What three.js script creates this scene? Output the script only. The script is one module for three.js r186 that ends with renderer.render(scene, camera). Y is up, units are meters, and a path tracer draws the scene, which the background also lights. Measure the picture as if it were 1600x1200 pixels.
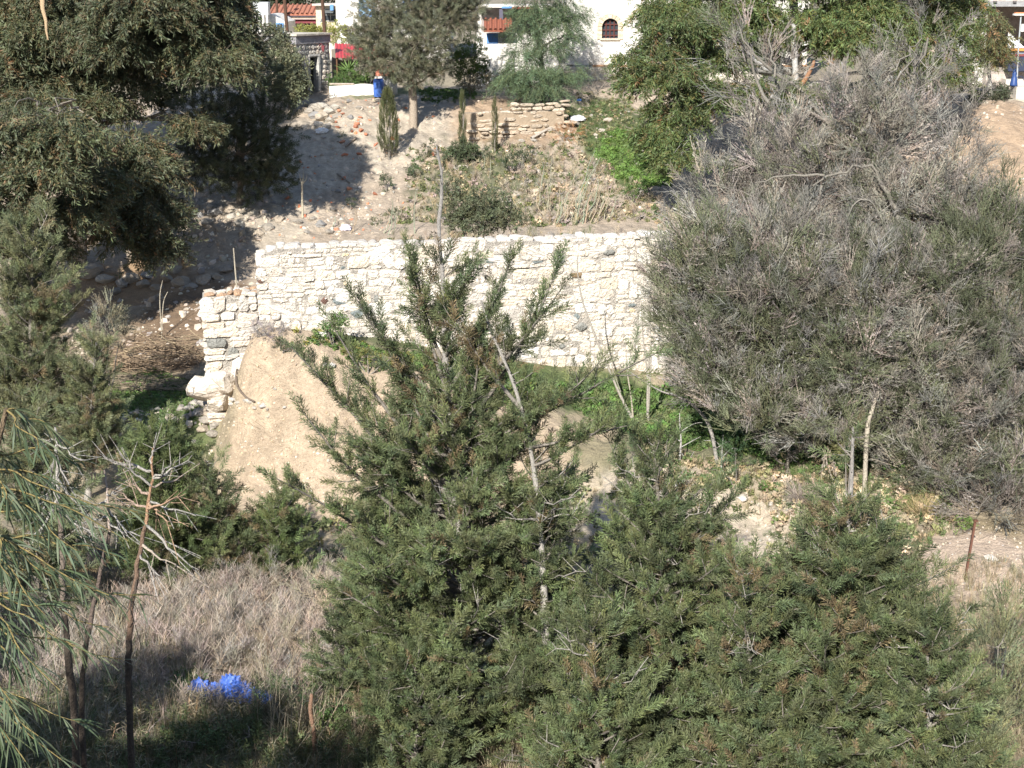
import * as THREE from 'three';
import { mergeGeometries } from 'three/addons/utils/BufferGeometryUtils.js';
import { ImprovedNoise } from 'three/addons/math/ImprovedNoise.js';

// ---------------------------------------------------------------- camera, sky, sun, exposure
const scene = new THREE.Scene();
const EYE = new THREE.Vector3(0, 16, 0), PITCH = 15.4 * Math.PI / 180, FOCAL = 2250;   // FOCAL in pixels of a 1600 wide picture
const camera = new THREE.PerspectiveCamera(2 * Math.atan(600 / FOCAL) * 180 / Math.PI, 4 / 3, 0.1, 3000);
camera.position.copy(EYE); camera.rotation.x = -PITCH; scene.add(camera);
const renderer = new THREE.WebGLRenderer({ antialias: true });
renderer.toneMapping = THREE.LinearToneMapping;
renderer.toneMappingExposure = 1.92;
renderer.shadowMap.enabled = true;
const SUN = new THREE.Vector3(-0.25, 0.56, 0.79).normalize();
const sun = new THREE.DirectionalLight(new THREE.Color(1, 0.95, 0.86), 4.6);
sun.position.copy(SUN).multiplyScalar(120).add(new THREE.Vector3(0, 5, -55));
sun.target.position.set(0, 5, -55); scene.add(sun, sun.target);
sun.castShadow = true; sun.shadow.mapSize.set(4096, 4096);
Object.assign(sun.shadow.camera, { left: -60, right: 60, top: 60, bottom: -60, near: 1, far: 300 });
{
  const w = 128, h = 64, d = new Float32Array(w * h * 4);
  for (let j = 0; j < h; j++) for (let i = 0; i < w; i++) {
    const lat = ((j + .5) / h - .5) * Math.PI, lon = ((i + .5) / w - .5) * 2 * Math.PI;
    const dir = new THREE.Vector3(Math.cos(lat) * Math.cos(lon), Math.sin(lat), Math.cos(lat) * Math.sin(lon));
    const up = Math.max(0, dir.y), k = Math.pow(1 - up, 3), g = Math.pow(Math.max(0, dir.dot(SUN)), 6) * .25;
    const c = [.11 + .17 * k + g, .175 + .185 * k + g * .95, .305 + .15 * k + g * .85];
    if (dir.y < 0) { c[0] = .28; c[1] = .36; c[2] = .455; }
    d.set([c[0], c[1], c[2], 1], (j * w + i) * 4);
  }
  const t = new THREE.DataTexture(d, w, h, THREE.RGBAFormat, THREE.FloatType);
  t.mapping = THREE.EquirectangularReflectionMapping; t.magFilter = t.minFilter = THREE.LinearFilter; t.needsUpdate = true;
  scene.background = t; scene.environment = t;
}

// ---------------------------------------------------------------- helpers
let seed = 7;
function rnd() { seed |= 0; seed = seed + 0x6D2B79F5 | 0; let t = Math.imul(seed ^ seed >>> 15, 1 | seed); t = t + Math.imul(t ^ t >>> 7, 61 | t) ^ t; return ((t ^ t >>> 14) >>> 0) / 4294967296; }
const rr = (a, b) => a + (b - a) * rnd(), pick = a => a[Math.floor(rnd() * a.length)], sgn = () => rnd() < .5 ? -1 : 1;
const V = (x, y, z) => new THREE.Vector3(x, y, z), C = (r, g, b) => new THREE.Color().setRGB(r, g, b);
const rdir = () => { const y = rr(-1, 1), a = rr(0, 6.2832), r = Math.sqrt(1 - y * y); return V(r * Math.cos(a), y, r * Math.sin(a)); };
const lerp = (a, b, t) => a + (b - a) * t, clamp = (x, a = 0, b = 1) => Math.min(b, Math.max(a, x));
const perlin = new ImprovedNoise();
function fbm(x, y, z, o = 4) { let s = 0, a = .5, f = 1; for (let i = 0; i < o; i++) { s += a * perlin.noise(x * f + 11.3 * i, y * f, z * f + 5.1 * i); a *= .5; f *= 2.03; } return s; }
const SP = Math.sin(PITCH), CP = Math.cos(PITCH);
function ray(px, py) { const a = (px - 800) / FOCAL, b = (py - 600) / FOCAL, z = -CP + b * SP; return V(a / -z, (-SP - b * CP) / -z, -1); }   // per metre of depth
const P = (px, py, D) => ray(px, py).multiplyScalar(D).add(EYE);
const taken = new Map();
function numbered(n) { const k = taken.get(n) || 0; taken.set(n, k + 1); return k ? n + '_' + String(k).padStart(3, '0') : n; }
function finish(o) { o.traverse(m => { if (m.isMesh) { m.castShadow = m.receiveShadow = true; } }); return o; }
function tag(o, label, category, group, kind) { if (label) o.userData.label = label; if (category) o.userData.category = category; if (group) o.userData.group = group; if (kind) o.userData.kind = kind; return o; }
function thing(name, label, category, pos, group) { const g = new THREE.Group(); g.name = numbered(name); g.position.copy(pos || V(0, 0, 0)); scene.add(g); return tag(g, label, category, group); }
function part(parent, name, geo, mat, stuff) { const m = new THREE.Mesh(geo, mat); m.name = name; parent.add(m); if (stuff) m.userData.kind = 'stuff'; return finish(m); }
function solo(name, geo, mat, label, category, group, kind) { const m = new THREE.Mesh(geo, mat); m.name = numbered(name); scene.add(m); finish(m); return tag(m, label, category, group, kind); }
function copyOf(o, label) { const c = o.clone(); c.name = numbered(o.name.replace(/_\d+$/, '')); c.userData = { ...o.userData }; if (label) c.userData.label = label; scene.add(c); return c; }

// mesh builder: tubes, blades and boxes joined into one geometry (positions relative to an origin)
class MB {
  constructor(o = V(0, 0, 0)) { this.o = o; this.p = []; this.i = []; this.u = []; this.c = []; }
  v(p, u, w, c) { this.p.push(p.x - this.o.x, p.y - this.o.y, p.z - this.o.z); this.u.push(u, w); if (c) this.c.push(c.r, c.g, c.b); else this.c.push(1, 1, 1); return this.p.length / 3 - 1; }
  tube(pts, r0, r1, n = 6, c, knob = 0) {
    let len = 0, prev = null; const up = Math.abs(pts[pts.length - 1].y - pts[0].y) > pts[0].distanceTo(pts[pts.length - 1]) * .8 ? V(1, 0, .3).normalize() : V(0, 1, 0);
    for (let k = 0; k < pts.length; k++) {
      const t = pts[Math.min(k + 1, pts.length - 1)].clone().sub(pts[Math.max(k - 1, 0)]).normalize();
      const a = V(0, 0, 0).crossVectors(t, up).normalize(), b = V(0, 0, 0).crossVectors(t, a), f = k / (pts.length - 1), r = lerp(r0, r1, f) * (1 + (knob ? rr(-knob, knob) : 0));
      if (k) len += pts[k].distanceTo(pts[k - 1]);
      const row = [];
      for (let j = 0; j <= n; j++) { const an = j / n * 6.2832, q = pts[k].clone().addScaledVector(a, Math.cos(an) * r).addScaledVector(b, Math.sin(an) * r); row.push(this.v(q, j / n * 6.28 * r0, len, c)); }
      if (prev) for (let j = 0; j < n; j++) this.i.push(prev[j], prev[j + 1], row[j], prev[j + 1], row[j + 1], row[j]);
      prev = row;
    }
    const tip = this.v(pts[pts.length - 1].clone().addScaledVector(pts[pts.length - 1].clone().sub(pts[pts.length - 2]).normalize(), r1), 0, len, c);
    for (let j = 0; j < n; j++) this.i.push(prev[j], prev[j + 1], tip);
    return this;
  }
  tri(a, b, c, col) { const i = this.v(a, 0, 0, col), j = this.v(b, 1, 0, col), k = this.v(c, 0, 1, col); this.i.push(i, j, k); return this; }
  quad(a, b, c, d, col) { const i = this.v(a, a.x + a.z, a.y, col), j = this.v(b, b.x + b.z, b.y, col), k = this.v(c, c.x + c.z, c.y, col), l = this.v(d, d.x + d.z, d.y, col); this.i.push(i, j, k, i, k, l); return this; }
  box(x0, x1, y0, y1, z0, z1, col) {
    const q = (x, y, z) => V(x, y, z);
    this.quad(q(x0, y0, z1), q(x1, y0, z1), q(x1, y1, z1), q(x0, y1, z1), col).quad(q(x1, y0, z0), q(x0, y0, z0), q(x0, y1, z0), q(x1, y1, z0), col);
    this.quad(q(x0, y0, z0), q(x0, y0, z1), q(x0, y1, z1), q(x0, y1, z0), col).quad(q(x1, y0, z1), q(x1, y0, z0), q(x1, y1, z0), q(x1, y1, z1), col);
    this.quad(q(x0, y1, z1), q(x1, y1, z1), q(x1, y1, z0), q(x0, y1, z0), col).quad(q(x0, y0, z0), q(x1, y0, z0), q(x1, y0, z1), q(x0, y0, z1), col);
    return this;
  }
  geo() {
    const g = new THREE.BufferGeometry();
    g.setAttribute('position', new THREE.Float32BufferAttribute(this.p, 3)); g.setAttribute('uv', new THREE.Float32BufferAttribute(this.u, 2)); g.setAttribute('color', new THREE.Float32BufferAttribute(this.c, 3));
    g.setIndex(this.i); g.computeVertexNormals(); return g;
  }
}
const curve = (pts, n) => new THREE.CatmullRomCurve3(pts, false, 'centripetal').getPoints(n);
function wobble(a, b, n, amp, bow = V(0, 0, 0)) { const out = []; for (let k = 0; k <= n; k++) { const t = k / n, q = a.clone().lerp(b, t).addScaledVector(bow, 4 * t * (1 - t)); if (k && k < n) q.addScaledVector(rdir(), amp); out.push(q); } return out; }

// instanced copies
const _m = new THREE.Matrix4(), _q = new THREE.Quaternion(), _q2 = new THREE.Quaternion(), _s = V(1, 1, 1), YY = V(0, 1, 0);
class Scatter {
  constructor(o = V(0, 0, 0)) { this.o = o; this.m = []; this.c = []; }
  add(pos, dir, scale, color, roll = rr(0, 6.28), squash = 1) {
    _q.setFromUnitVectors(YY, dir); _q2.setFromAxisAngle(YY, roll); _q.multiply(_q2);
    if (scale.isVector3) _s.copy(scale); else _s.set(scale * squash, scale, scale * squash);
    this.m.push(_m.compose(pos.clone().sub(this.o), _q, _s).clone()); this.c.push(color);
  }
  build(parent, name, geo, mat) {
    const im = new THREE.InstancedMesh(geo, mat, this.m.length); im.name = name;
    this.m.forEach((m, k) => { im.setMatrixAt(k, m); im.setColorAt(k, this.c[k]); });
    im.userData.kind = 'stuff'; im.castShadow = im.receiveShadow = true; parent.add(im); return im;
  }
}
function shade(c, dv = .18, dh = .06) { const k = 1 + rr(-dv, dv); return C(c[0] * k * (1 + rr(-dh, dh)), c[1] * k, c[2] * k * (1 + rr(-dh, dh))); }

// ---------------------------------------------------------------- textures and materials
function noiseTex(size, fn, srgb = false) {   // fn(u, v) in 0..1 -> value or [r, g, b], made to tile by mixing
  const d = new Uint8Array(size * size * 4);
  for (let j = 0; j < size; j++) for (let i = 0; i < size; i++) {
    const v = fn(i / size, j / size), a = Array.isArray(v) ? v : [v, v, v];
    d.set([clamp(a[0]) * 255, clamp(a[1]) * 255, clamp(a[2]) * 255, 255], (j * size + i) * 4);
  }
  const t = new THREE.DataTexture(d, size, size); t.wrapS = t.wrapT = THREE.RepeatWrapping; t.magFilter = THREE.LinearFilter; t.minFilter = THREE.LinearMipmapLinearFilter; t.generateMipmaps = true;
  if (srgb) t.colorSpace = THREE.SRGBColorSpace; t.needsUpdate = true; return t;
}
const torus = (u, v, f, o, z = 0) => { const a = u * 6.2832, b = v * 6.2832, r = f / 6.2832; let s = 0, am = .5, q = 1; for (let i = 0; i < o; i++) { s += am * (perlin.noise(Math.cos(a) * r * q + 20 + z, Math.sin(a) * r * q + Math.cos(b) * r * q, Math.sin(b) * r * q + 7 * i)); am *= .55; q *= 2.1; } return s; };
const grit = noiseTex(512, (u, v) => { const n = torus(u, v, 9, 5), p = torus(u, v, 70, 2, 9); return .8 + n * .35 + p * .45; });
const gritBump = noiseTex(512, (u, v) => .5 + torus(u, v, 14, 5, 3) * .8 + Math.max(0, torus(u, v, 60, 2, 5)) * .7);
const barkTex = noiseTex(256, (u, v) => { const n = torus(u, v, 12, 4, 2), l = torus(u, v, 34, 2, 8); return .72 + n * .5 + (l > .16 ? .45 : 0); });
const barkBump = noiseTex(256, (u, v) => .5 + torus(u, v, 22, 4, 6));
const rough = (c, o = {}) => new THREE.MeshStandardMaterial({ color: c, roughness: .95, ...o });
const rep = (t, r) => { const k = t.clone(); k.repeat.set(r, r); k.needsUpdate = true; return k; };
const M = {
  soil: rough(0xffffff, { vertexColors: true, map: rep(grit, .45), bumpMap: rep(gritBump, .45), bumpScale: .06 }),
  wood: rough(0xffffff, { vertexColors: true, map: rep(barkTex, 1.6), bumpMap: rep(barkBump, 1.6), bumpScale: .02 }),
  leaf: rough(0xffffff, { vertexColors: true, roughness: .75, side: THREE.DoubleSide }),
  glossLeaf: new THREE.MeshPhysicalMaterial({ color: 0xffffff, vertexColors: true, roughness: .62, side: THREE.DoubleSide, transmission: .25, thickness: 0 }),
  twig: rough(0xffffff, { vertexColors: true }),
  straw: rough(0xffffff, { vertexColors: true, side: THREE.DoubleSide }),
  pebble: rough(0xffffff, { vertexColors: true }),
};

// ---------------------------------------------------------------- ground: heights through measured points
const GP = [];
function g(px, py, D) { const p = P(px, py, D); GP.push([p.x, p.y, p.z]); }
function gw(x, y, z) { GP.push([x, y, z]); }
[[230,620,48],[150,640,46],[300,590,50],[262,560,52],[100,560,54],[250,500,56],[330,480,56],[130,480,59],[200,440,61],[330,430,61],[380,400,62],[60,430,62],[0,600,48],[-200,600,48],[-250,400,64],[-600,500,60],
 [400,360,63.5],[370,320,66],[470,330,66],[440,260,70],[520,280,69],[560,240,71],[500,190,74],[560,160,76.5],[620,235,71],[640,330,66],[600,360,62.5],[660,200,74],[650,157,77],[540,152,77.5],[490,153,78],[440,155,78.5],[350,240,72],[250,250,72],[150,250,73],[0,260,74],[-300,240,75],[300,160,79],[100,160,80],[-200,160,80],
 [700,350,61.5],[760,350,61],[830,350,62],[720,280,68],[735,216,73],[735,168,75],[800,150,79],[870,160,77],[885,216,72.6],[880,280,68],[900,340,63],[950,330,64],[1000,340,63],[1040,300,66],[960,250,70],[1000,210,73],[900,132,80],[960,122,82],[1050,200,75],[1200,170,76],[1200,330,66],[1350,330,65],[1400,180,74],[1540,182,72],[1560,330,64],[1590,162,74],[1700,330,64],[1700,165,74],[2000,330,64],[1560,450,55],[1300,450,56],
 [480,514,44],[600,545,44.7],[720,566,45.2],[850,582,45.9],[950,592,46.3],[1040,600,46.8],[1120,605,47.2],[400,512,43.9],
 [386,545,43.4],[400,548,43.0],[450,555,42.8],[520,580,42.5],[620,612,42.3],[700,640,42.1],[800,680,41.7],[900,690,41.2],
 [366,600,43.3],[362,660,43],[366,720,42.4],[382,785,41.3],[400,640,42.35],[440,660,42.0],[420,720,41.6],[500,700,41.4],[480,790,40.4],[420,800,40.5],[560,720,41.3],[600,700,41.5],[560,795,40.3],[640,760,40.6],[700,770,40.4],[800,790,40.1],[920,770,39.9],
 [316,655,44.6],[336,690,44],[344,730,43.2],[350,790,42],[306,620,46.5],[260,700,43.3],[250,740,42.3],[320,780,41],[200,680,44],[0,700,43],[-300,700,43],
 [900,620,45],[1000,635,44.7],[1100,645,44.6],[1000,685,42],[1100,695,41.8],[1030,728,39.6],[1100,740,39.5],[1180,742,39.1],[1250,722,39.5],[1350,724,39],[1440,752,38],[1560,782,36.6],[1600,822,35.2],[1700,800,36],[1500,650,42],[1600,640,43],[1300,640,43.5],[1900,760,37],
 [1060,792,38.5],[1150,757,38.8],[1180,832,37.6],[1250,790,37.4],[1260,850,36.5],[1350,782,37.4],[1350,850,36.2],[1450,805,36.5],[1505,850,34.7],[1580,880,33.6],[1600,930,32.3],[1500,920,33],[1420,900,34],[1700,950,32],
 [600,880,36],[800,900,35],[1000,920,34],[1200,950,33],[1400,990,31],[400,880,35],[300,900,33.5],[350,1000,30],[350,1090,27],[350,1200,24.5],[100,1000,29],[100,1200,23.5],[700,1150,26],[1000,1160,26],[1400,1160,26],[1600,1010,29.8],[1700,1100,27],[-200,1000,29],[1900,1000,30],[480,950,32],[200,850,36],[0,850,36],[-200,850,36]].forEach(a => g(...a));
for (const x of [-30, -15, -6, 0, 6, 15, 30]) { gw(x, 2.2, -20); gw(x, 6.2, -12); gw(x, 10.6, -6); gw(x, 13.2, -2.5); gw(x, 14.4, 0); gw(x, 15, 8); gw(x, 17, 30); }
for (const x of [-5, 0, 4, 8]) { gw(x, 5.3, -49.5); gw(x, 5.5, -55); }
gw(-9.8, 2.9, -49.5); gw(-9.5, 3.4, -55); gw(12, 4.6, -50); gw(13, 5.2, -56); gw(-8.6, 2.75, -46.2); gw(-7, 4.6, -48);
for (const x of [-60, -30, 0, 30, 60]) { gw(x, 10.5, -84); gw(x, 11.2, -100); gw(x, 12, -120); gw(x, 14, -200); }
for (const x of [-70, 70]) for (const z of [-20, -40, -60]) gw(x, 4 + Math.abs(z + 38) * .12, z);
function solveRBF(pts) {
  const n = pts.length, N = n + 3, A = [];
  const phi = (a, b) => -Math.hypot(a[0] - b[0], a[2] - b[2]);
  for (let i = 0; i < N; i++) A.push(new Float64Array(N + 1));
  for (let i = 0; i < n; i++) { for (let j = 0; j < n; j++) A[i][j] = phi(pts[i], pts[j]); A[i][i] -= .02; A[i][n] = A[n][i] = 1; A[i][n + 1] = A[n + 1][i] = pts[i][0]; A[i][n + 2] = A[n + 2][i] = pts[i][2]; A[i][N] = pts[i][1]; }
  for (let c = 0; c < N; c++) {
    let b = c; for (let r = c + 1; r < N; r++) if (Math.abs(A[r][c]) > Math.abs(A[b][c])) b = r;
    [A[c], A[b]] = [A[b], A[c]];
    for (let r = c + 1; r < N; r++) { const f = A[r][c] / A[c][c]; if (f) for (let k = c; k <= N; k++) A[r][k] -= f * A[c][k]; }
  }
  const w = new Float64Array(N);
  for (let r = N - 1; r >= 0; r--) { let s = A[r][N]; for (let k = r + 1; k < N; k++) s -= A[r][k] * w[k]; w[r] = s / A[r][r]; }
  return (x, z) => { let s = w[n] + w[n + 1] * x + w[n + 2] * z; for (let i = 0; i < n; i++) { const dx = x - pts[i][0], dz = z - pts[i][2]; s -= w[i] * Math.sqrt(dx * dx + dz * dz); } return s; };
}
const base = solveRBF(GP);
function axis(segs) { const a = [segs[0][0]]; for (const [, to, st] of segs) { const n = Math.max(1, Math.round(Math.abs(to - a[a.length - 1]) / st)), f = a[a.length - 1]; for (let k = 1; k <= n; k++) a.push(lerp(f, to, k / n)); } return a; }
const GX = axis([[-420, -120, 50], [0, -60, 10], [0, -30, 1.5], [0, -12, .35], [0, 14, .17], [0, 30, .4], [0, 60, 1.5], [0, 120, 10], [0, 420, 50]]);
const GZ = axis([[40, 0, 3], [0, -22, .7], [0, -36, .3], [0, -48.5, .17], [0, -80, .26], [0, -100, 1], [0, -140, 4], [0, -300, 20], [0, -900, 100]]);
const HG = new Float32Array(GX.length * GZ.length);
for (let j = 0; j < GZ.length; j++) for (let i = 0; i < GX.length; i++) {
  const x = GX[i], z = GZ[j], far = Math.max(Math.abs(x) - 70, -z - 150, 0);
  let h = far > 0 ? lerp(base(clamp(x, -70, 70), Math.max(z, -200)), 13.5, clamp(far / 120)) : base(x, z);
  const near = z > -100 && Math.abs(x) < 40;
  if (near) {
    const slope = clamp((-z - 60) / 5) * clamp((80 + z) / 4);
    const bank = clamp(1 - Math.abs(z + 41.6) / 2.6) * clamp((x + 9.5) / 1) * clamp((13 - x) / 2);
    h += fbm(x * .35, 1, z * .35, 3) * .28 + fbm(x * 1.6, 4, z * 1.6, 3) * (.1 + .3 * slope) + bank * (fbm(x * 1.5, h * .5, 2, 4) * .5 + fbm(x * 4.5, h * .8, z * 2, 3) * .34 + fbm(x * 9, h * 4, z * 9, 2) * .08);
  }
  HG[j * GX.length + i] = h;
}
function loc(a, v) { const dn = a[0] > a[1]; let lo = 0, hi = a.length - 1; while (hi - lo > 1) { const m = (lo + hi) >> 1; if (dn ? a[m] > v : a[m] < v) lo = m; else hi = m; } return [lo, clamp((v - a[lo]) / (a[lo + 1] - a[lo]))]; }
function H(x, z) { const [i, u] = loc(GX, x), [j, v] = loc(GZ, z), w = GX.length, k = j * w + i; return lerp(lerp(HG[k], HG[k + 1], u), lerp(HG[k + w], HG[k + w + 1], u), v); }
const on = (x, z, up = 0) => V(x, H(x, z) + up, z);
function hit(px, py, from = 3) { const r = ray(px, py); for (let D = from; D < 200; D += .08) { const y = EYE.y + r.y * D; if (y <= H(r.x * D, -D)) return V(r.x * D, H(r.x * D, -D), -D); } return P(px, py, 200); }
const nrm = (x, z) => V(H(x - .3, z) - H(x + .3, z), .6, H(x, z - .3) - H(x, z + .3)).normalize();
const drop = p => V(p.x, H(p.x, p.z), p.z);

// patches of earth, each where it lies
const PATCH = [];
function paint(px, py, rx, rz, col, k = 1, from) { const p = hit(px, py, from); PATCH.push([p.x, p.z, rx, rz, col, k]); }
const TAN = [.46, .362, .262], PALE = [.50, .43, .345], RUB = [.44, .36, .28], GREEN = [.10, .135, .045], MOSS = [.10, .12, .05], STRAWC = [.34, .27, .18], BROWN = [.22, .15, .095], ORANGE = [.44, .32, .22];
const FLATW = [-0.5, -43];
PATCH.push([-5.5, -42, 4.2, 2.6, TAN, 1], [-2, -41.3, 5, 1.8, TAN, .9], [4, -39, 3.5, 1.6, PALE, .9], [8, -37.2, 4, 1.4, PALE, .9], [-7.6, -42.6, 1.6, 1.8, TAN, 1]);
paint(560, 225, 4.5, 4, PALE); paint(470, 300, 4.5, 4, PALE); paint(420, 350, 3, 2, PALE); paint(570, 330, 3, 4, RUB); paint(800, 180, 4, 3, ORANGE); paint(650, 180, 2, 4, PALE); paint(870, 300, 3.4, 3, PALE, .8);
paint(985, 235, 2.6, 3.4, GREEN); paint(1000, 280, 1.6, 2, GREEN); paint(930, 180, 2.6, 2.5, MOSS); paint(760, 270, 3.5, 3, MOSS, .8); paint(740, 320, 3, 2, MOSS, .7); paint(940, 230, 1.5, 2.5, GREEN, .8);
paint(690, 145, 3.5, 1.6, GREEN, .9); paint(580, 148, 1.6, .8, GREEN, .7);
paint(1020, 640, 5, 1.9, GREEN); paint(1120, 660, 3.4, 2, GREEN); paint(900, 610, 3, 1, GREEN); paint(1300, 680, 5, 2, MOSS, .6); paint(1000, 705, 2, .8, MOSS, .5);
paint(230, 620, 2.6, 2.6, GREEN, .85); paint(290, 660, 1.6, 1.3, GREEN, .9); paint(200, 590, 1.6, 1.2, GREEN, .6); paint(250, 545, 3, 3, BROWN, .9); paint(300, 480, 3, 3, BROWN); paint(180, 455, 4, 2.5, [.40, .27, .16]);
paint(1560, 220, 5, 5, ORANGE); paint(1570, 320, 5, 5, ORANGE, .8); paint(1560, 900, 2.6, 2.2, [.47, .37, .29]);
paint(560, 525, 2.4, .8, MOSS, .9, 41); paint(640, 560, 2.5, .7, GREEN, .7, 41);
paint(380, 960, 4, 4, STRAWC, .9); paint(560, 1080, 3, 2.5, GREEN, .6); paint(440, 1120, 3, 2, MOSS, .8); paint(1580, 1050, 3, 4, STRAWC, .7);
function groundColor(x, z, h) {
  const n = fbm(x * .5, 2, z * .5, 4), n2 = fbm(x * 2.2, 8, z * 2.2, 3);
  let c = z < -81 ? [.33, .28, .2] : z < -58 ? RUB.slice() : z < -50 ? [.34, .27, .19] : z > -36 ? [.25, .20, .125] : [.35, .29, .2];
  for (const [px, pz, rx, rz, col, k] of PATCH) {
    const d = Math.hypot((x - px) / rx, (z - pz) / rz) + n * .9 + n2 * .5, w = clamp((1.05 - d) / .3) * k;
    if (w > 0) c = c.map((v, i) => lerp(v, col[i], w));
  }
  const m = 1 + n2 * .5 + n * .35 + (z < -60 && z > -82 ? fbm(x * 6, 3, z * 6, 2) * .5 : 0);
  return c.map(v => clamp(v * m, .01, .8));
}
{
  const W = GX.length, L = GZ.length, p = [], u = [], c = [], id = [];
  for (let j = 0; j < L; j++) for (let i = 0; i < W; i++) { const x = GX[i], z = GZ[j], h = HG[j * W + i]; p.push(x, h, z); u.push(x, -z + h * .9); c.push(...groundColor(x, z, h)); }
  for (let j = 0; j + 1 < L; j++) for (let i = 0; i + 1 < W; i++) { const a = j * W + i; id.push(a, a + 1, a + W, a + 1, a + W + 1, a + W); }
  const q = new THREE.BufferGeometry(); q.setAttribute('position', new THREE.Float32BufferAttribute(p, 3)); q.setAttribute('uv', new THREE.Float32BufferAttribute(u, 2)); q.setAttribute('color', new THREE.Float32BufferAttribute(c, 3));
  q.setIndex(id); q.computeVertexNormals();
  solo('ground', q, M.soil, 'earth of the gully with its bank, rubble slope and terraces', 'ground', null, 'structure');
}

// ---------------------------------------------------------------- the old stone wall across the gully
const TONES = [[.80, .75, .68], [.76, .70, .62], [.83, .79, .73], [.70, .63, .55], [.78, .70, .59], [.74, .64, .53], [.85, .82, .78], [.62, .58, .53]];
const stoneTex = noiseTex(256, (u, v) => .9 + torus(u, v, 8, 4, 1) * .35 + (torus(u, v, 30, 3, 4) > .2 ? -.18 : 0)), stoneBump = noiseTex(256, (u, v) => .5 + torus(u, v, 12, 5, 2) * .9);
const stoneMat = c => rough(C(...c), { map: rep(stoneTex, 1.1), bumpMap: rep(stoneBump, 1.4), bumpScale: .045 });
const stoneMats = TONES.map(t => stoneMat(t.map((v, i) => v * [.96, .945, .93][i])));
const darkMats = { blue: stoneMat([.22, .25, .25]), grey: stoneMat([.27, .27, .25]), brown: stoneMat([.24, .17, .10]), red: stoneMat([.16, .09, .07]), ochre: stoneMat([.74, .60, .40]) };
// one rough-hewn stone: outline in a w x h cell, back at z = 0, face about d in front of it
function stoneGeo(w, h, d, sx = 0, round = .16) {
  const pts = [], r = Math.min(w, h) * round * rr(.7, 1.7), n = 10;
  const jt = () => rr(-.16, .16) * Math.min(w, h), corner = [[-w / 2 + jt(), -h / 2 + jt()], [w / 2 + jt(), -h / 2 + jt()], [w / 2 + jt(), h / 2 + jt()], [-w / 2 + jt(), h / 2 + jt()]];
  for (let k = 0; k < 4; k++) {
    const [x, y] = corner[k], [px, py] = corner[(k + 3) % 4], [nx, ny] = corner[(k + 1) % 4], a = Math.hypot(x - px, y - py), b = Math.hypot(x - nx, y - ny), ra = Math.min(r * rr(.5, 1.9), a * .42), rb = Math.min(r * rr(.5, 1.9), b * .42);
    pts.push([x + (px - x) / a * ra, y + (py - y) / a * ra]); pts.push([x + (nx - x) / b * rb, y + (ny - y) / b * rb]);
    if (k % 2 === 0 && b > h * 1.2) { const t = rr(.35, .65); pts.push([lerp(x, nx, t), lerp(y, ny, t) + rr(-.05, .05) * h]); }
  }
  const N = pts.length, p = [], u = [], id = [], tilt = rr(-.1, .1), tilt2 = rr(-.12, .12);
  const put = (x, y, z) => { p.push(x, y, z); u.push(x + sx, y + z + sx * .7); return p.length / 3 - 1; };
  const rings = [[1, -.12], [1, d * .55], [.9, d * .9 ], [.55, d * 1.03]], idx = [];
  for (const [k, z] of rings) idx.push(pts.map(([x, y]) => put(x * k + (k < 1 ? rr(-.012, .012) : 0), y * k + (k < 1 ? rr(-.01, .01) : 0), z + (z > 0 ? x * tilt * .4 + y * tilt2 * .6 + rr(-.012, .012) : 0))));
  const mid = put(rr(-.1, .1) * w, rr(-.1, .1) * h, d * rr(.95, 1.2));
  for (let q = 0; q < 3; q++) for (let k = 0; k < N; k++) { const l = (k + 1) % N; id.push(idx[q][k], idx[q][l], idx[q + 1][k], idx[q][l], idx[q + 1][l], idx[q + 1][k]); }
  for (let k = 0; k < N; k++) id.push(idx[3][k], idx[3][(k + 1) % N], mid);
  const ge = new THREE.BufferGeometry(); ge.setAttribute('position', new THREE.Float32BufferAttribute(p, 3)); ge.setAttribute('uv', new THREE.Float32BufferAttribute(u, 2)); ge.setIndex(id);
  const e = ge.toNonIndexed(); e.computeVertexNormals(); return e;
}
function rockGeo(sx, sy, sz, det = 1) {
  const ge = new THREE.IcosahedronGeometry(1, det), p = ge.attributes.position, o = rr(0, 50), cut = []; for (let k = 0; k < 6; k++) cut.push([rdir(), rr(.55, .85)]);
  for (let i = 0; i < p.count; i++) {
    const q = V(p.getX(i), p.getY(i), p.getZ(i)), k = 1 + .5 * perlin.noise(q.x * 1.3 + o, q.y * 1.3, q.z * 1.3); q.multiplyScalar(k);
    for (const [nn, dd] of cut) { const s = q.dot(nn) - dd; if (s > 0) q.addScaledVector(nn, -s * .9); }
    p.setXYZ(i, q.x * sx, q.y * sy, q.z * sz);
  }
  ge.computeVertexNormals(); return ge;
}
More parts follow.
